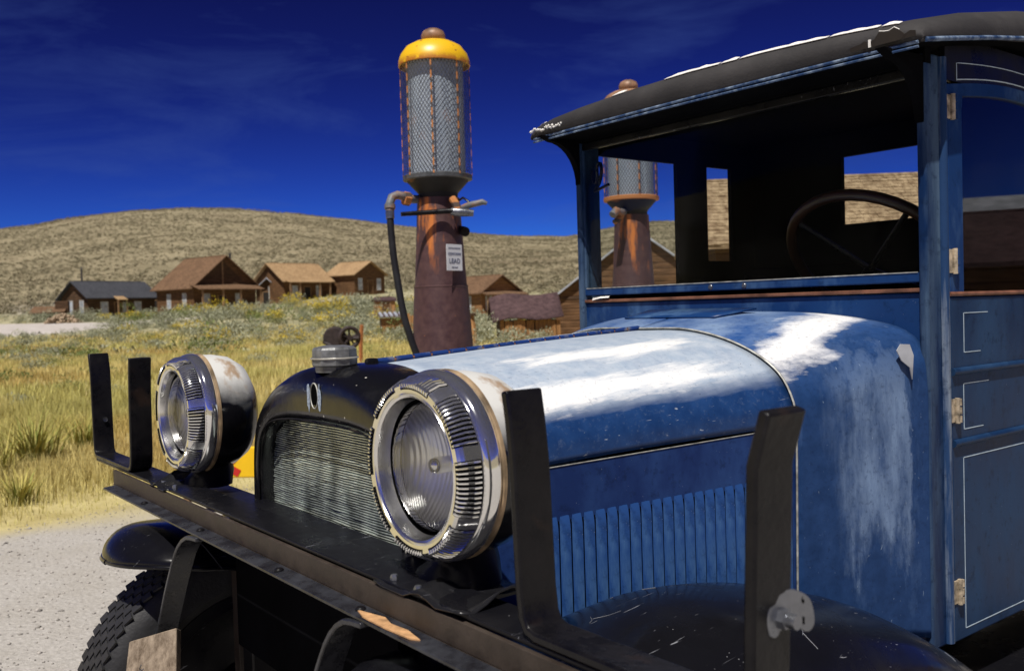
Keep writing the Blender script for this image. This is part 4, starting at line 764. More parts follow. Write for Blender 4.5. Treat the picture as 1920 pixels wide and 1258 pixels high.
# hood
NS = 40
hf = crom([(0, 1.240), (.12, 1.231), (.22, 1.204), (.30, 1.152), (.338, 1.10), (.350, 1.047)], NS); hr_ = crom([(0, 1.281), (.17, 1.279), (.314, 1.247), (.417, 1.193), (.462, 1.130), (.470, 1.075)], NS)
for sx in (1, -1):
    secs = []
    for j in range(26):
        q = j/25; y_ = -.075+q*.767; secs.append([(sx*((1-q)*a[0]+q*b[0]), y_, (1-q)*a[1]+q*b[1]+.004*math.sin(math.pi*q)) for a, b in zip(hf, hr_)])
    part(MB().loft(secs, uv=True), 'hood_panel', 'hood', None, 40, solid=.003)
    pan = MB(); pan.loft([[(sx*.3495, -.075, 1.0445), (sx*.351, -.075, .60)], [(sx*.4695, .692, 1.0725), (sx*.466, .692, .58)]]); pa = part(pan, 'hood_side', worn_blue('hood_side_paint', (.010, .028, .12), (.03, .075, .23), (7, 7, 4), .42, .75).m if sx > 0 else 'blue', None, None, solid=.003)
    part(MB().tube([(sx*.3515, -.075, 1.0440), (sx*.4715, .692, 1.0720)], .0011, 6), 'hood_lip', 'palewear', pa, 60)
    th = math.atan2(.1195, .767); nl = 25
    secs = []
    for zz, k in ((0, 0), (-.006, .35), (-.016, .75), (-.03, 1), (-.33, 1), (-.345, .5), (-.352, 0)):
        secs.append([(0, .003*(1-k), zz), (.0026*k, .004, zz-.001), (.0048*k, .013, zz), (.0062*k, .0208, zz), (.0060*k, .0226, zz-.001), (.0002, .0229, zz)])
    lv = MB().loft(secs); lm = lv.mesh('louver', 50); lm.materials.append(MAT['louver'])
    sl_ = MB()
    for i in range(nl):
        y_ = .005+i*.0268; q = (y_+.075)/.767; q2 = q+.0262/.767; sl_.loft([[(sx*(.3545+(q+.0229/.767)*.1188), y_+.0229, .953+q*.015-zz) for zz in (.008, .345)], [(sx*(.3545+q2*.1188), y_+.0262, .953+q*.015-zz) for zz in (.008, .345)]])
    part(sl_, 'louver_slots', 'hole', pa)
    for i in range(nl):
        y_ = .005+i*.0268; q = (y_+.075)/.767; o = bpy.data.objects.new('louver', lm); COL.objects.link(o); o.parent = pa
        o.location = (sx*(.352+q*.1188), y_, .953+q*.015); o.rotation_euler = (0, 0, -th*sx if sx > 0 else th); 
        if sx < 0: o.scale = (-1, 1, 1)
hinge = part(MB().tube([(0, -.085, 1.2455), (0, .695, 1.2875)], .0038, 6), 'hood_hinge', 'copper')
for i in range(17):
    q0 = (i+.07)/17; q1 = (i+.93)/17; P = lambda q: (0, -.083+q*.776, 1.2462+q*.0418)
    part(MB().tube([P(q0), P(q1)], .0066, 8), 'knuckle', worn_blue('hinge_paint', (.015, .04, .16), (.2, .2, .2), (30, 30, 30), .55, .75).m if i == 0 else bpy.data.materials['hinge_paint'], hinge, 60)
part(MB().lathe([(0, -.012), (.008, -.012), (.009, 0), (.008, .012), (0, .012)], (0, -.092, 1.246), 'y', 10), 'hinge_stop', 'black', hinge, 60)
# radiator shell, core, cap
so_h = [(0, 1.246), (.12, 1.236), (.225, 1.203), (.308, 1.145), (.347, 1.07), (.360, .96), (.362, .80), (.362, .60)]; op_h = [(0, 1.131), (.14, 1.128), (.235, 1.114), (.288, 1.082), (.308, 1.03), (.313, .95), (.313, .78), (.313, .60)]
def outline(h, n=36): q = crom(h, n); return [(-p[0], p[1]) for p in q[::-1][:-1]]+[(p[0], p[1]) for p in q]
ou, op = outline(so_h), outline(op_h)
def lerp(t_): return [(a[0]*(1-t_)+b[0]*t_, a[1]*(1-t_)+b[1]*t_) for a, b in zip(ou, op)]
rows = [(0, -.072), (0, -.17), (.05, -.192), (.16, -.208), (.34, -.216), (.80, -.218), (.93, -.215), (1.0, -.206), (1.0, -.165)]
sh = part(MB().loft([[(x_, y_, z_) for x_, z_ in lerp(t_)] for t_, y_ in rows]), 'radiator_shell', 'shell', None, 50)
part(MB().box(-.33, .33, -.16, -.10, .58, 1.15), 'radiator_core', 'hole')
m = MB(); nf = 104; rz_ = np.random.default_rng(3)
for i in range(nf):
    z_ = .612+i*.0050
    if z_ > 1.126: break
    hw = float(np.interp(z_, [p[1] for p in op_h[::-1]], [p[0] for p in op_h[::-1]])) if z_ > .95 else .313
    if hw < .02: continue
    xs = np.linspace(-hw, hw, 30); zo = (vnoise(xs*14+i*.12, 5)-.5)*.0016+(vnoise(xs*90, i)-.5)*.0005; yo = (vnoise(xs*70, 40+i)-.5)*.003
    m.loft([[(x_, -.163, z_+a+.0007), (x_, -.181+b, z_+a+.0009), (x_, -.181+b, z_+a-.0009), (x_, -.163, z_+a-.0007)] for x_, a, b in zip(xs, zo, yo)], closed=True)
part(m, 'radiator_fins', 'fin', kind='stuff'); part(MB().box(-.304, .304, -.1625, -.1605, .6, 1.14), 'core_backing', 'hole')
part(MB().tube([(x_, -.217, z_) for x_, z_ in lerp(.985)], .0022, 6), 'grille_bead', 'upright', sh, 60)
m = MB(); m.lathe([(0, .0), (.016, .0)], n=24); m.v = [(p[0]*1.0-.012, -.2175, p[1]*1.55+1.185) for p in m.v]; part(m, 'badge_hole', 'hole', sh)
m = MB(); m.tube([(-.012+.0165*math.cos(a), -.2175, 1.185+.0255*math.sin(a)) for a in np.linspace(0, 2*math.pi, 25)], .0016, 6); part(m, 'badge_rim', 'palewear', sh, 60)
for k, (bx_, bz_) in enumerate(((-.037, 1.182), (.011, 1.180))):
    m = MB(); n_ = 22; q = [(bx_+.0065*math.cos(a)*(1+.5*vnoise(a*3.1, 7+k)-.25), 1.0*bz_+.026*math.sin(a)*(1+.5*vnoise(a*2.7, 9+k)-.25)) for a in np.linspace(0, 2*math.pi, n_, endpoint=False)]; m.prism(q, 'y', -.2186, -.2176); part(m, 'badge_residue', MAT['residue'], sh)
cp = part(MB().lathe([(.040, 1.232), (.041, 1.243), (.0465, 1.245), (.047, 1.257), (.0455, 1.259)], (0, -.176, 0), n=10, phase=.2), 'radiator_cap', 'cap', None, 25, bevel=.0012)
part(MB().lathe([(.0465, 1.2575), (.0482, 1.2585), (.0482, 1.2605), (.0465, 1.2615)], (0, -.176, 0), n=40), 'cap_band', 'captrim', cp, 40); part(MB().lathe([(.0462, 1.260), (.0458, 1.277), (.042, 1.281), (.02, 1.285), (.014, 1.284), (0, 1.284)], (0, -.176, 0), n=10, phase=.2), 'cap_top', 'cap', cp, 25, bevel=.001)
# cowl
c0 = crom([(0, 1.286), (.17, 1.284), (.316, 1.252), (.420, 1.198), (.466, 1.132), (.4745, 1.06), (.472, .85), (.468, .58)], 60); c1 = crom([(0, 1.321), (.25, 1.315), (.42, 1.298), (.53, 1.272), (.583, 1.222), (.597, 1.14), (.597, .85), (.597, .555)], 60)
for sx in (1, -1):
    secs = []
    for j in range(22):
        q = j/21; y_ = .688+q*.348; e_ = q; bl = .012*math.sin(math.pi*q); secs.append([(sx*((1-e_)*a[0]+e_*b[0]+bl*.5), y_, (1-e_)*a[1]+e_*b[1]+bl) for a, b in zip(c0, c1)])
    part(MB().loft(secs, uv=True), 'cowl', 'cowl', None, 40, solid=.003)
    part(MB().tube([(sx*(p[0]+.001), .688, p[1]+.001) for p in c0], .0026, 6), 'cowl_edge', 'palewear', None, 60)
m = MB(); vz = lambda x_, y_: 1.322-.06*x_*x_+.006; m.loft([[(x_, .80, 1.312+.0-.04*x_*x_) for x_ in np.linspace(-.16, .16, 9)], [(x_, .93, 1.331-.04*x_*x_) for x_ in np.linspace(-.19, .19, 9)]]); part(m, 'cowl_vent', 'blue', None, 40, solid=.004)
m = MB(); q = [(.04, 1.195), (.058, 1.205), (.063, 1.18), (.05, 1.15), (.042, 1.165)]
tt = [(.958+(a-.958)*.62, 1.215+(b-1.215)*.72) for a, b in [(.925, 1.232), (.948, 1.252), (.985, 1.250), (.99, 1.215), (.975, 1.175), (.972, 1.14), (.962, 1.178), (.935, 1.20)]]
m.loft([[(.5665+(y_-.925)*.36+.006-.25*max(0, z_-1.19), y_, z_) for y_, z_ in tt], [(.5665+(y_-.925)*.36+.008-.25*max(0, z_-1.19), y_, z_) for y_, z_ in tt]], closed=True, cap=True)
part(m, 'paint_chip', simple('bare_grey_primer', (.34, .35, .38), .6), None)
# windscreen
part(MB().box(-.595, .595, 1.037, 1.062, 1.17, 1.357), 'windscreen_panel', 'blue', bevel=.004)
part(MB().box(-.592, .592, 1.030, 1.064, 1.3585, 1.368), 'copper_strip', 'copper', bevel=.002)
m = MB(); q = [(-.53, 1.0285), (-.50, 1.0275), (-.46, 1.0270), (-.455, 1.0275), (-.49, 1.0295)]; m.loft([[(x_, y_, 1.3675+.006*math.sin((x_+.53)*28)) for x_, y_ in ((-.54, 1.029), (-.50, 1.024), (-.46, 1.026))], [(x_, y_, 1.3745+.004*math.sin((x_+.53)*28)) for x_, y_ in ((-.54, 1.031), (-.50, 1.030), (-.46, 1.031))]]); part(m, 'torn_seal', 'torn', None)
wf = part(MB().box(-.590, .590, 1.034, 1.052, 1.381, 1.404), 'windscreen_frame', 'blue', bevel=.003)
for sx in (-1, 1): part(MB().box(sx*.582-.010, sx*.582+.010, 1.0345, 1.0515, 1.4042, 1.88), 'frame_stile', 'pillar', wf, bevel=.003)
part(MB().box(-.590, .590, 1.0345, 1.0515, 1.856, 1.879), 'frame_top', 'black', wf, bevel=.003); part(MB().box(-.57, .57, 1.0325, 1.0335, 1.4035, 1.4062), 'glazing_bead', 'palewear', wf)
for px in (1332, 1395):
    d_r = FW+RT*((px-960)/FPX)-UP*((540-629)/FPX); tq = (1.033-CAM.y)/d_r.y; xx = CAM.x+d_r.x*tq
    part(MB().lathe([(0, -.004), (.005, -.0035), (.008, 0), (.008, .003)], (xx, 1.033, 1.392), 'y', 14), 'frame_bolt', 'zinc', wf, 50)
part(MB().box(-.571, .571, 1.041, 1.045, 1.404, 1.857), 'windscreen_glass', 'glass', wf)
# cab shell
for sx in (1, -1):
    ap = part(MB().box(sx*.588-.011, sx*.588+.011, 1.022, 1.112, .525, 1.905), 'front_pillar', 'pillar', bevel=.006)
    part(MB().tube([(sx*.5995, 1.094, .530), (sx*.5995, 1.094, 1.90)], .0125, 10), 'pillar_bead', worn_blue('pillar_bead_paint', (.02, .05, .13), (.33, .38, .43), (24, 24, 1.8), .44, .72).m if sx > 0 else bpy.data.materials['pillar_bead_paint'], ap, 60)
    q = [(.862, 1.893), (1.021, 1.897), (1.021, 1.745)]+[(1.021-.118*(1-math.cos(a))-.0, 1.745+.132*math.sin(a)) for a in np.linspace(.15, math.pi/2, 9)]
    part(MB().prism(q, 'x', sx*.585-.012, sx*.585+.012), 'visor_bracket', 'dark', None, bevel=.003)
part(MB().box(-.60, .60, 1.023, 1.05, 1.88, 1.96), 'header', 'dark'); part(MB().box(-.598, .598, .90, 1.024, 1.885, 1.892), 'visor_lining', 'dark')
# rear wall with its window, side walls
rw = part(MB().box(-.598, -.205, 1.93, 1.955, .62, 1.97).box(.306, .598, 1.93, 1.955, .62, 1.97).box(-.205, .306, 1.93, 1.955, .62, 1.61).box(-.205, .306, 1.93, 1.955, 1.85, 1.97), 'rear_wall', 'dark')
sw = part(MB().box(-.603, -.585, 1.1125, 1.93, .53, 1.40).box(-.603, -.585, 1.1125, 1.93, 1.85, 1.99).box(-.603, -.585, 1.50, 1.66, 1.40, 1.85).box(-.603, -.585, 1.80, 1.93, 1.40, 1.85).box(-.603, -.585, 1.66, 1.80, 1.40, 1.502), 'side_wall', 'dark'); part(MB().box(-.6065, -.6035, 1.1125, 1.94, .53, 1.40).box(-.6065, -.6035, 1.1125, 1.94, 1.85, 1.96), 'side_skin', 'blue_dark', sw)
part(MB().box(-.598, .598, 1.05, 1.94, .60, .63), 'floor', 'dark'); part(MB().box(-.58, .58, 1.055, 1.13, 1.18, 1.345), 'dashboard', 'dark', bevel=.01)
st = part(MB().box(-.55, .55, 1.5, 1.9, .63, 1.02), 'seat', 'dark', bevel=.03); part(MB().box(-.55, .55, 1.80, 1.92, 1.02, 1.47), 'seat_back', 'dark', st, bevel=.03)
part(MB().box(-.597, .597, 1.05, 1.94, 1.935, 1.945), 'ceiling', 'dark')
swh = part(MB().tube([(.238*math.cos(a), .238*math.sin(a), 0) for a in np.linspace(0, 2*math.pi, 41)], .0155, 10), 'steering_wheel', simple('worn_wheel_wood', (.05, .022, .012), .3, 0, .5, 6), None, 60, loc=(.295, 1.31, 1.447)); swh.rotation_euler = (rad(-46), 0, 0)
for k in range(4): a = math.pi/4+k*math.pi/2; part(MB().tube([(0, 0, -.03), (.13*math.cos(a), .13*math.sin(a), -.012), (.236*math.cos(a), .236*math.sin(a), 0)], .008, 6), 'spoke', 'upright', swh, 60)
part(MB().tube([(0, 0, -.03), (0, 0, -.5)], .016, 8), 'steering_column', 'upright', swh, 60)
# latch on the far pillar
part(MB().tube([tuple(p) for p in crom([(-.556, 1.06, 1.79), (-.552, 1.06, 1.755), (-.530, 1.055, 1.752), (-.522, 1.05, 1.80), (-.508, 1.05, 1.808), (-.503, 1.05, 1.78), (-.515, 1.05, 1.745), (-.548, 1.06, 1.725)], 30)], .006, 6), 'latch_hook', 'black', None, 60); part(MB().tube([(-.55, 1.06, 1.722), (-.47, 1.05, 1.735)], .005, 6), 'latch_pin', 'black', None, 60)
# roof
yk = [.9, 1.0, 1.2, 1.4, 1.7, 2.02]; zk = [1.893, 1.910, 1.942, 1.970, 1.99, 1.98]
def ze(y_): return float(np.interp(y_, yk, zk))
rows = [(.902, 0), (.893, .3), (.893, .55), (.903, .8), (.93, .97), (1.0, 1.12), (1.2, 1.4), (1.5, 1.75), (1.8, 1.7), (1.98, .95), (2.02, .5), (2.02, 0)]
xs = [(.662, 0), (.668, .016), (.662, .034), (.640, .048), (.59, .058), (.45, .068), (.25, .076), (0, .080)]; full = [(-a, b) for a, b in xs]+[(a, b) for a, b in xs[::-1][1:]]
secs = [[(x_, y_+(.012*(1-(x_/.66)**2) if y_ < .95 else 0)*-1, ze(y_)+f_*h_) for x_, h_ in full] for y_, f_ in rows]
rf = part(MB().loft(secs), 'roof', 'roof', None, 45)
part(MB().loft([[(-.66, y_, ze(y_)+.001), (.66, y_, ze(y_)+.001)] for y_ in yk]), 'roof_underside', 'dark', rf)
fr = lambda z_: [(x_, .8955-.012*(1-(x_/.66)**2), z_-.001*abs(x_)) for x_ in np.linspace(-.655, .655, 31)]
part(MB().tube(fr(1.8945), .0038, 8), 'roof_bead', 'beadblue', rf, 60); part(MB().tube(fr(1.8848), .003, 8), 'roof_bead', 'beadblue', rf, 60)
for sx in (1, -1):
    part(MB().tube([(sx*.666, y_, ze(y_)+.004) for y_ in np.linspace(.905, 2.0, 24)], .0055, 8), 'roof_bead', 'beadblue', rf, 60)
    part(MB().box(sx*.594-.006, sx*.594+.006, 1.1125, 1.94, 1.853, 1.96), 'roof_rail', 'black')
# frayed white backing showing along the roof's front crest
def frays(spans, seed):
    for i, (a, b) in enumerate(spans):
        n_ = max(4, int((b-a)/.012)); top = []; bot = []
        for j in range(n_+1):
            x_ = a+(b-a)*j/n_; w = (.0008+.0032*float(vnoise(j*.9+i*7, seed)))*min(1, 1.6*math.sin(math.pi*(j+.4)/(n_+.8))); hh = float(np.interp(abs(x_), [q[0] for q in xs[::-1]], [q[1] for q in xs[::-1]])); by = -.012*(1-(x_/.66)**2)
            bot.append((x_, .918+by, ze(.918)+.93*hh+.001)); top.append((x_, .935+by, ze(.935)+.985*hh+.0015+w))
        part(MB().loft([bot, top]), 'frayed_edge', 'torn', rf, None, solid=.0015)
frays([(-.655, -.63), (-.30, -.25), (-.09, .10), (.11, .16), (.17, .42), (.43, .55), (.56, .60)], 4)
m = MB(); 
for j in range(26):
    x_ = -.655+.0062*j; z_ = 1.912+.012*float(vnoise(j*1.3, 3)); r_ = .003+.003*float(vnoise(j*2.1, 8)); m.lathe([(0, -r_), (r_, 0), (0, r_)], (x_, .887-.012*(1-(x_/.66)**2)-.002, z_), 'z', 5)
part(m, 'frayed_corner', 'torn', rf, kind='stuff')
m = MB(); tz_ = [(x_, 1.913+.010*float(vnoise(j*1.7, 2))+(.012 if .57 < x_ < .63 else 0)) for j, x_ in enumerate(np.linspace(.50, .655, 14))]; m.loft([[(x_, .886, 1.905) for x_, z_ in tz_], [(x_, .884, z_) for x_, z_ in tz_]]); part(m, 'torn_patch', simple('torn_fabric_hole', (.02, .014, .01), .9), rf, None, solid=.002)
part(MB().tube([(x_, .8835, z_+.0015) for x_, z_ in tz_[6:11]], .0012, 5), 'torn_rim', 'torn', rf); part(MB().box(.545, .551, .883, .8855, 1.905, 1.922), 'torn_flap', 'torn', rf)
# door with mouldings, hinges, glass
D0, D1 = 1.1175, 1.80
dr = part(MB().box(.580, .6015, D0, D1, .523, 1.345), 'door', 'blue_dark', bevel=.004); part(MB().box(.580, .598, D1+.006, 1.94, .523, 1.86), 'rear_quarter', 'blue_dark', None, bevel=.004)
part(MB().box(.579, .6015, D0, 1.188, 1.3455, 1.80), 'window_stile', 'blue', dr, bevel=.004); part(MB().box(.579, .6015, 1.735, D1, 1.3455, 1.80), 'window_stile', 'blue_dark', dr, bevel=.004)
arc = [(y_, 1.842+.030*math.sin(math.pi*(y_-D0)/(D1-D0))) for y_ in np.linspace(D0, D1, 17)]; part(MB().prism([(D0, 1.795), (1.188, 1.795)]+[(y_, 1.812+.030*math.sin(math.pi*(y_-D0)/(D1-D0))) for y_ in np.linspace(1.19, 1.735, 13)]+[(1.74, 1.795), (D1, 1.795)]+arc[::-1], 'x', .579, .6015), 'window_head', 'blue', dr)
part(MB().box(.588, .592, 1.186, 1.737, 1.345, 1.845), 'door_glass', 'doorglass', dr)
part(MB().tube([(.600, D0, 1.352), (.600, D1, 1.352)], .006, 6), 'sill_bead', 'copper', dr, 60)
for z_ in (1.168, .998):
    part(MB().tube([(.602, D0+.002, z_), (.602, D1, z_)], .0095, 10), 'door_moulding', 'blue_dark', dr, 60)
def stripe(a, b, w=.0019): 
    (y0, z0), (y1, z1) = a, b; n_ = 1
    if y0 == y1: return MB().box(.6012, .6024, y0-w/2, y0+w/2, min(z0, z1), max(z0, z1))
    return MB().box(.6012, .6024, y0, y1, z0-w/2, z0+w/2)
for a, b in (((1.18, 1.212), (1.18, 1.306)), ((1.182, 1.306), (1.30, 1.306)), ((1.182, 1.212), (1.26, 1.212)), ((1.175, 1.028), (1.175, 1.137)), ((1.177, 1.137), (1.30, 1.137)), ((1.177, 1.028), (1.27, 1.028)), ((1.17, .548), (1.17, .960)), ((1.172, .960), (1.75, .960)), ((1.1725, .548), (1.75, .548))): part(stripe(a, b), 'pinstripe', 'white_paint', dr)
up = lambda y_, z_: (.6015, y_, z_); 
part(MB().tube([(.601, y_, 1.852+.030*math.sin(math.pi*(y_-D0)/(D1-D0))) for y_ in np.linspace(1.165, 1.78, 14)], .0018, 6), 'pinstripe', 'white_paint', dr); part(MB().tube([(.601, 1.165, 1.856), (.601, 1.165, 1.897)]+[(.601, y_, 1.897+.022*math.sin(math.pi*(y_-D0)/(D1-D0))-.004) for y_ in np.linspace(1.18, 1.78, 12)], .0013, 6), 'pinstripe', 'white_paint', dr)
for z_ in (1.79, 1.429, 1.076, .644):
    hg = part(MB().box(.600, .6045, 1.108, 1.138, z_-.028, z_+.028), 'hinge', 'brass', dr, bevel=.0015); part(MB().tube([(.607, 1.134, z_-.030), (.607, 1.134, z_+.030)], .0062, 8), 'hinge_barrel', 'brass', dr, 60)
    for k in (-.02, 0.0, .02): part(MB().tube([(.607, 1.141, z_+k-.008), (.607, 1.141, z_+k+.008)], .0075, 8), 'hinge_knuckle', 'brass' if z_ < 1.2 else 'blue', dr, 60)
# bumper: channel iron opening forward
bx0, bx1 = -1.165, 1.36
bp_ = part(MB().box(-.955, bx1, -.366, -.358, .905, .9425), 'bumper', 'brownsteel', bevel=.001); part(MB().box(bx0, bx1, -.3575, -.285, .9435, .9505), 'top_flange', 'black', bp_, bevel=.0015)
part(MB().box(-.955, bx1, -.3665, -.3580, .8985, .9045), 'web_foot', 'brownsteel', bp_)
part(MB().loft([[(x_, -.366, .9045), (x_, -.397, .9015), (x_, -.398, .8965), (x_, -.366, .8985)] for x_ in (-.935, 0, bx1)], closed=True, cap=True), 'bottom_flange', 'flange', bp_, bevel=.001)
part(MB().box(-.62, .62, -.2845, -.20, .926, .932), 'front_apron', 'black'); part(MB().box(-.36, .36, -.26, -.235, .60, .88), 'lower_apron', 'dark')
peel = [(.30, -.386), (.335, -.3955), (.40, -.396), (.46, -.392), (.475, -.384), (.43, -.376), (.39, -.380), (.36, -.372)]
m = MB(); m.prism([(p[0]+.16, p[1]) for p in peel], 'z', .9025, .9046); part(m, 'peeled_patch', 'peel', bp_)
bt = part(MB().lathe([(0, .005), (.006, .0048), (.009, .002), (.009, 0)], n=8), 'flange_bolt', 'upright', bp_, 40, loc=(-.235, -.380, .9025))
for x_, y_ in ((.46, -.380), (.17, -.383), (.92, -.381), (-.62, -.382)): inst(bt, loc=(x_, y_, .9026))
# bumper irons
for pts in ([(-.20, .893), (-.27, .884), (-.335, .845), (-.40, .765), (-.47, .67), (-.57, .535), (-.62, .46)], [(.50, .893), (.44, .884), (.392, .850), (.352, .795), (.322, .739), (.27, .60), (.24, .46)]):
    part(MB().strap([(p[0], -.378+.02*max(0, .75-p[1]), p[1]) for p in crom(pts, 20)], (0, 1, 0), .05, .009), 'bumper_iron', 'flange', None, 50, bevel=.002)
part(MB().box(-.52, -.485, -.212, -.20, .40, .90), 'brace_bar', 'brownsteel', bevel=.002)
# U-shaped uprights
def ubr(sx, name, xi, xo):
    w = .056; y_ = -.332; zt, zb_ = 1.249, .9575; s_ = sx
    pth = [(s_*(xi-.012), y_, zt), (s_*(xi-.006), y_, zt-.035), (s_*xi, y_, zt-.09), (s_*(xi+.006), y_, zb_+.05), (s_*(xi+.010), y_, zb_+.018), (s_*(xi+.018), y_, zb_+.005), (s_*(xi+.034), y_, zb_), (s_*(xo-.034), y_, zb_), (s_*(xo-.018), y_, zb_+.005), (s_*(xo-.010), y_, zb_+.018), (s_*(xo-.006), y_, zb_+.05), (s_*xo, y_, zt-.10), (s_*(xo+.002), y_, zt-.05), (s_*(xo+.018), y_, zt+.002)]
    return part(MB().strap(pth, (0, 1, 0), w, .013), 'upright_bracket', 'upright', None, 30, bevel=.003)
ub = ubr(1, 'n', .818, 1.172); ub2 = ubr(-1, 'f', .800, 1.185)
part(MB().lathe([(0, -.006), (.006, -.005), (.007, 0)], (-1.168, -.327, 1.06), 'x', 10), 'bolt', 'zinc', ub2, 60)
# folded zinc tab with bolt on the outer upright
m = MB(); cx_, cy_, cz_ = 1.172, -.312, 1.058; n_ = 16; q = []
prof = [(-.036, -.030), (-.040, -.005), (-.034, .018), (-.018, .030), (.0, .034), (.018, .030), (.034, .016), (.040, -.006), (.040, -.028), (.030, -.038), (.012, -.026), (-.008, -.025), (-.022, -.036)]
prof = [(a*.68, b*.60) for a, b in prof]; prof = [tuple(p) for p in crom(prof+[prof[0]], 40)[:-1]]
tb = part(MB().loft([[(cx_+(.0 if a < 0 else a*.38), cy_+a*1.05, cz_+b) for a, b in prof], [(cx_+.003+(.0 if a < 0 else a*.38), cy_+a*1.05-.001, cz_+b) for a, b in prof]], closed=True, cap=True), 'zinc_tab', 'zinc', ub, 40, bevel=.0008)
part(MB().lathe([(0, .022), (.007, .022), (.0075, .003)], (cx_, cy_-.010, cz_-.004), 'x', 12), 'bolt', 'zinc', ub, 50); part(MB().lathe([(0, .014), (.0095, .012), (.010, .003)], (cx_, cy_-.010, cz_-.004), 'x', 6), 'nut', 'zinc', ub, 20)
for dz in (.009, -.011): part(MB().lathe([(0, 0), (.0036, 0)], (cx_+.0098, cy_+.0172, cz_+dz), 'x', 12), 'tab_hole', 'hole', ub)
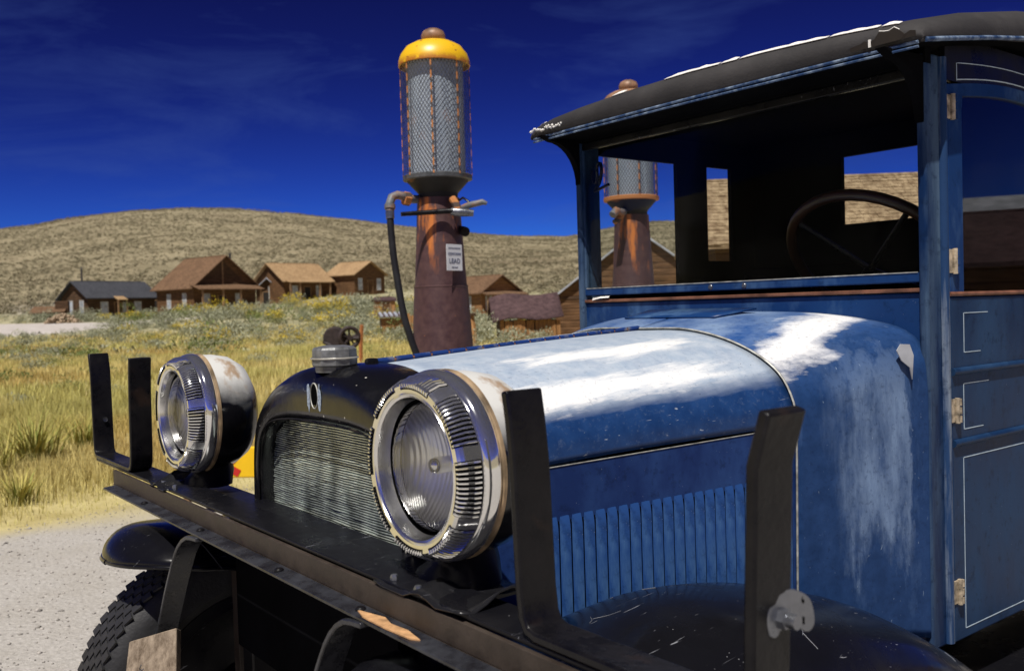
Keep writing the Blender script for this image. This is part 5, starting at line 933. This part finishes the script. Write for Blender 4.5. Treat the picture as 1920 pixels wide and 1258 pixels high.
# headlights
def headlight(sx):
    L = (sx*.541, -.319, 1.119)
    bowl = part(MB().lathe([(.139, .050), (.1385, .085), (.132, .120), (.114, .148), (.083, .166), (.044, .176), (.0, .178)], ax='y', n=48), 'headlight', 'bowl', None, 50, loc=L)
    R_ = part(MB().lathe([(.1005, .010), (.1025, -.002), (.1045, -.0105), (.1075, -.0125), (.1095, -.0095), (.1115, -.0128), (.1225, -.014), (.126, -.010)], ax='y', n=72), 'trim_ring', 'satin', bowl, 35)
    part(MB().lathe([(.126, -.010), (.133, .003), (.1345, .019), (.136, .021)], ax='y', n=72), 'ring_shoulder', 'chrome', bowl, 35)
    part(MB().lathe([(.136, .0205), (.1405, .023), (.143, .031), (.143, .040), (.141, .046), (.1392, .048)], ax='y', n=72), 'ring_band', 'chrome', bowl, 60)
    part(MB().lathe([(.139, .0485), (.1425, .050), (.1425, .055), (.138, .057)], ax='y', n=72), 'rust_seam', simple('rusty_seam', (.35, .25, .15), .6, .3, .8, 14) if sx > 0 else bpy.data.materials['rusty_seam'], bowl, 40)
    # knurled segments
    m = MB(); k_ = MB(); groups = 8
    for g_ in range(groups):
        a0 = 2*math.pi*g_/groups+.35; aw = 2*math.pi/groups*.80; nrib = 12
        secs = [[(r_*math.cos(a), y_, r_*math.sin(a)) for r_, y_ in ((.1165, -.0144), (.1226, -.0146), (.1266, -.0094), (.1338, .0042), (.1352, .0178))] for a in np.linspace(a0, a0+aw, 18)]; k_.loft(secs)
        for j in range(nrib):
            a = a0+aw*(j+.5)/nrib; ha = aw/nrib*.30
            m.loft([[((r_+e)*math.cos(a+t_), y_-e*.7, (r_+e)*math.sin(a+t_)) for t_, e in ((-ha, 0), (-ha*.5, .0022), (ha*.5, .0022), (ha, 0))] for r_, y_ in ((.1178, -.0146), (.1228, -.0148), (.1266, -.0098), (.1340, .0042), (.1352, .0168))])
    part(k_, 'knurl_slot', 'hole', bowl); part(m, 'knurl_ribs', 'chrome', bowl, 40, kind='stuff')
    part(MB().lathe([(.1008, .010), (.0995, .026), (.0965, .030)], ax='y', n=48), 'lens_gap_shade', 'hole', bowl, 60)  # black ring paints in the shade of the deep gap around the lens
    part(MB().lathe([(.0, -.010), (.033, -.0085), (.065, -.003), (.087, .006), (.0955, .014), (.0975, .026)], ax='y', n=48), 'lens', 'lens', bowl, 60)
    part(MB().lathe([(.0, .075), (.033, .070), (.06, .058), (.082, .042), (.0965, .028)], ax='y', n=48), 'reflector', 'reflector', bowl, 60)
    part(MB().lathe([(.0, .020), (.010, .022), (.013, .03), (.012, .07)], ax='y', n=14), 'bulb_shield', 'chrome', bowl, 60)
    # pedestal, crumpled foot plate
    zb_ = -.1765; part(MB().loft([[(.04*math.cos(a), .085+.04*math.sin(a), -.118) for a in np.linspace(0, 2*math.pi, 14, endpoint=False)], [(.05*math.cos(a), .08+.05*math.sin(a), -.145) for a in np.linspace(0, 2*math.pi, 14, endpoint=False)], [(.085*math.cos(a), .06+.06*math.sin(a), zb_+.004) for a in np.linspace(0, 2*math.pi, 14, endpoint=False)]], closed=True), 'pedestal', 'black', bowl, 60)
    rs = np.random.default_rng(5); gx_ = np.linspace(-.06, .17, 12); gy_ = np.linspace(-.049, .10, 8); secs = []
    for y_ in gy_: secs.append([(x_*sx if sx > 0 else x_*.55*-1, y_, zb_+.003+max(0, .012*math.sin(x_*40+y_*22))+.22*max(0, x_-.09)*(.6+.4*math.sin(y_*60))) for x_ in gx_])
    part(MB().loft(secs), 'foot_plate', black_mat('foot_plate_enamel', (.012, .012, .014), .1, .1) if sx > 0 else bpy.data.materials['foot_plate_enamel'], bowl, 25, solid=.003)
    for x_, y_ in ((-.038, -.026), (.035, -.03)): part(MB().lathe([(0, .006), (.005, .006), (.0065, .002), (.0065, -.006)], (x_*sx, y_, zb_+.010), 'z', 6), 'plate_bolt', 'zinc', bowl, 30)
    return bowl
headlight(1); headlight(-1)
# old board leaning against the bumper iron, with wire
a = ray_pt(290, 1212, 2.02); b = Vector((a.x+.30, a.y-.16, 0)); dr_ = (b-a); o = thing('wooden_board', 'weathered split board with loose wire leaning under the bumper', 'board', (b.x, b.y, 0))
ex = dr_.normalized(); sd = ex.cross(Vector((.8, -.6, .2))).normalized(); nn = ex.cross(sd).normalized(); secs = []; L_ = dr_.length
for q in np.linspace(-.02, 1, 9):
    c_ = a-b+ex*(q*L_); w = .052+.004*math.sin(q*9); ts = -.018 if q < 0 else 0; secs.append([c_-sd*w-nn*.016+ex*ts, c_+sd*w-nn*.014, c_+sd*w*.96+nn*.016, c_-sd*w+nn*.015+ex*ts])
t = MT('grey_weathered_board', .85); n1 = t.noise(1, 7, .7, t.vec((60, 60, 8), (.3, .4, 0))); c = t.mix(t.ramp(n1, .35, .65), (.10, .07, .045), (.34, .27, .20)); t.color(c); t.bump(n1, .8, .006)
MB().loft(secs, closed=True, cap=True).build('plank', t.m, o, bevel=.003); w0 = Vector(a-b)
for k, pts in enumerate([[(-.045, -.01, -.02), (-.02, -.02, .0), (.0, -.03, -.008), (.02, -.032, .006)], [(-.03, -.012, -.06), (-.02, -.025, -.03), (.005, -.034, -.012), (.03, -.03, .0)]]): MB().tube([tuple(p) for p in crom([tuple(w0+Vector(p)+ex*.03-Vector((0, 0, 0))) for p in pts], 14)], .0013, 5).build('wire', MAT['zinc'], o)
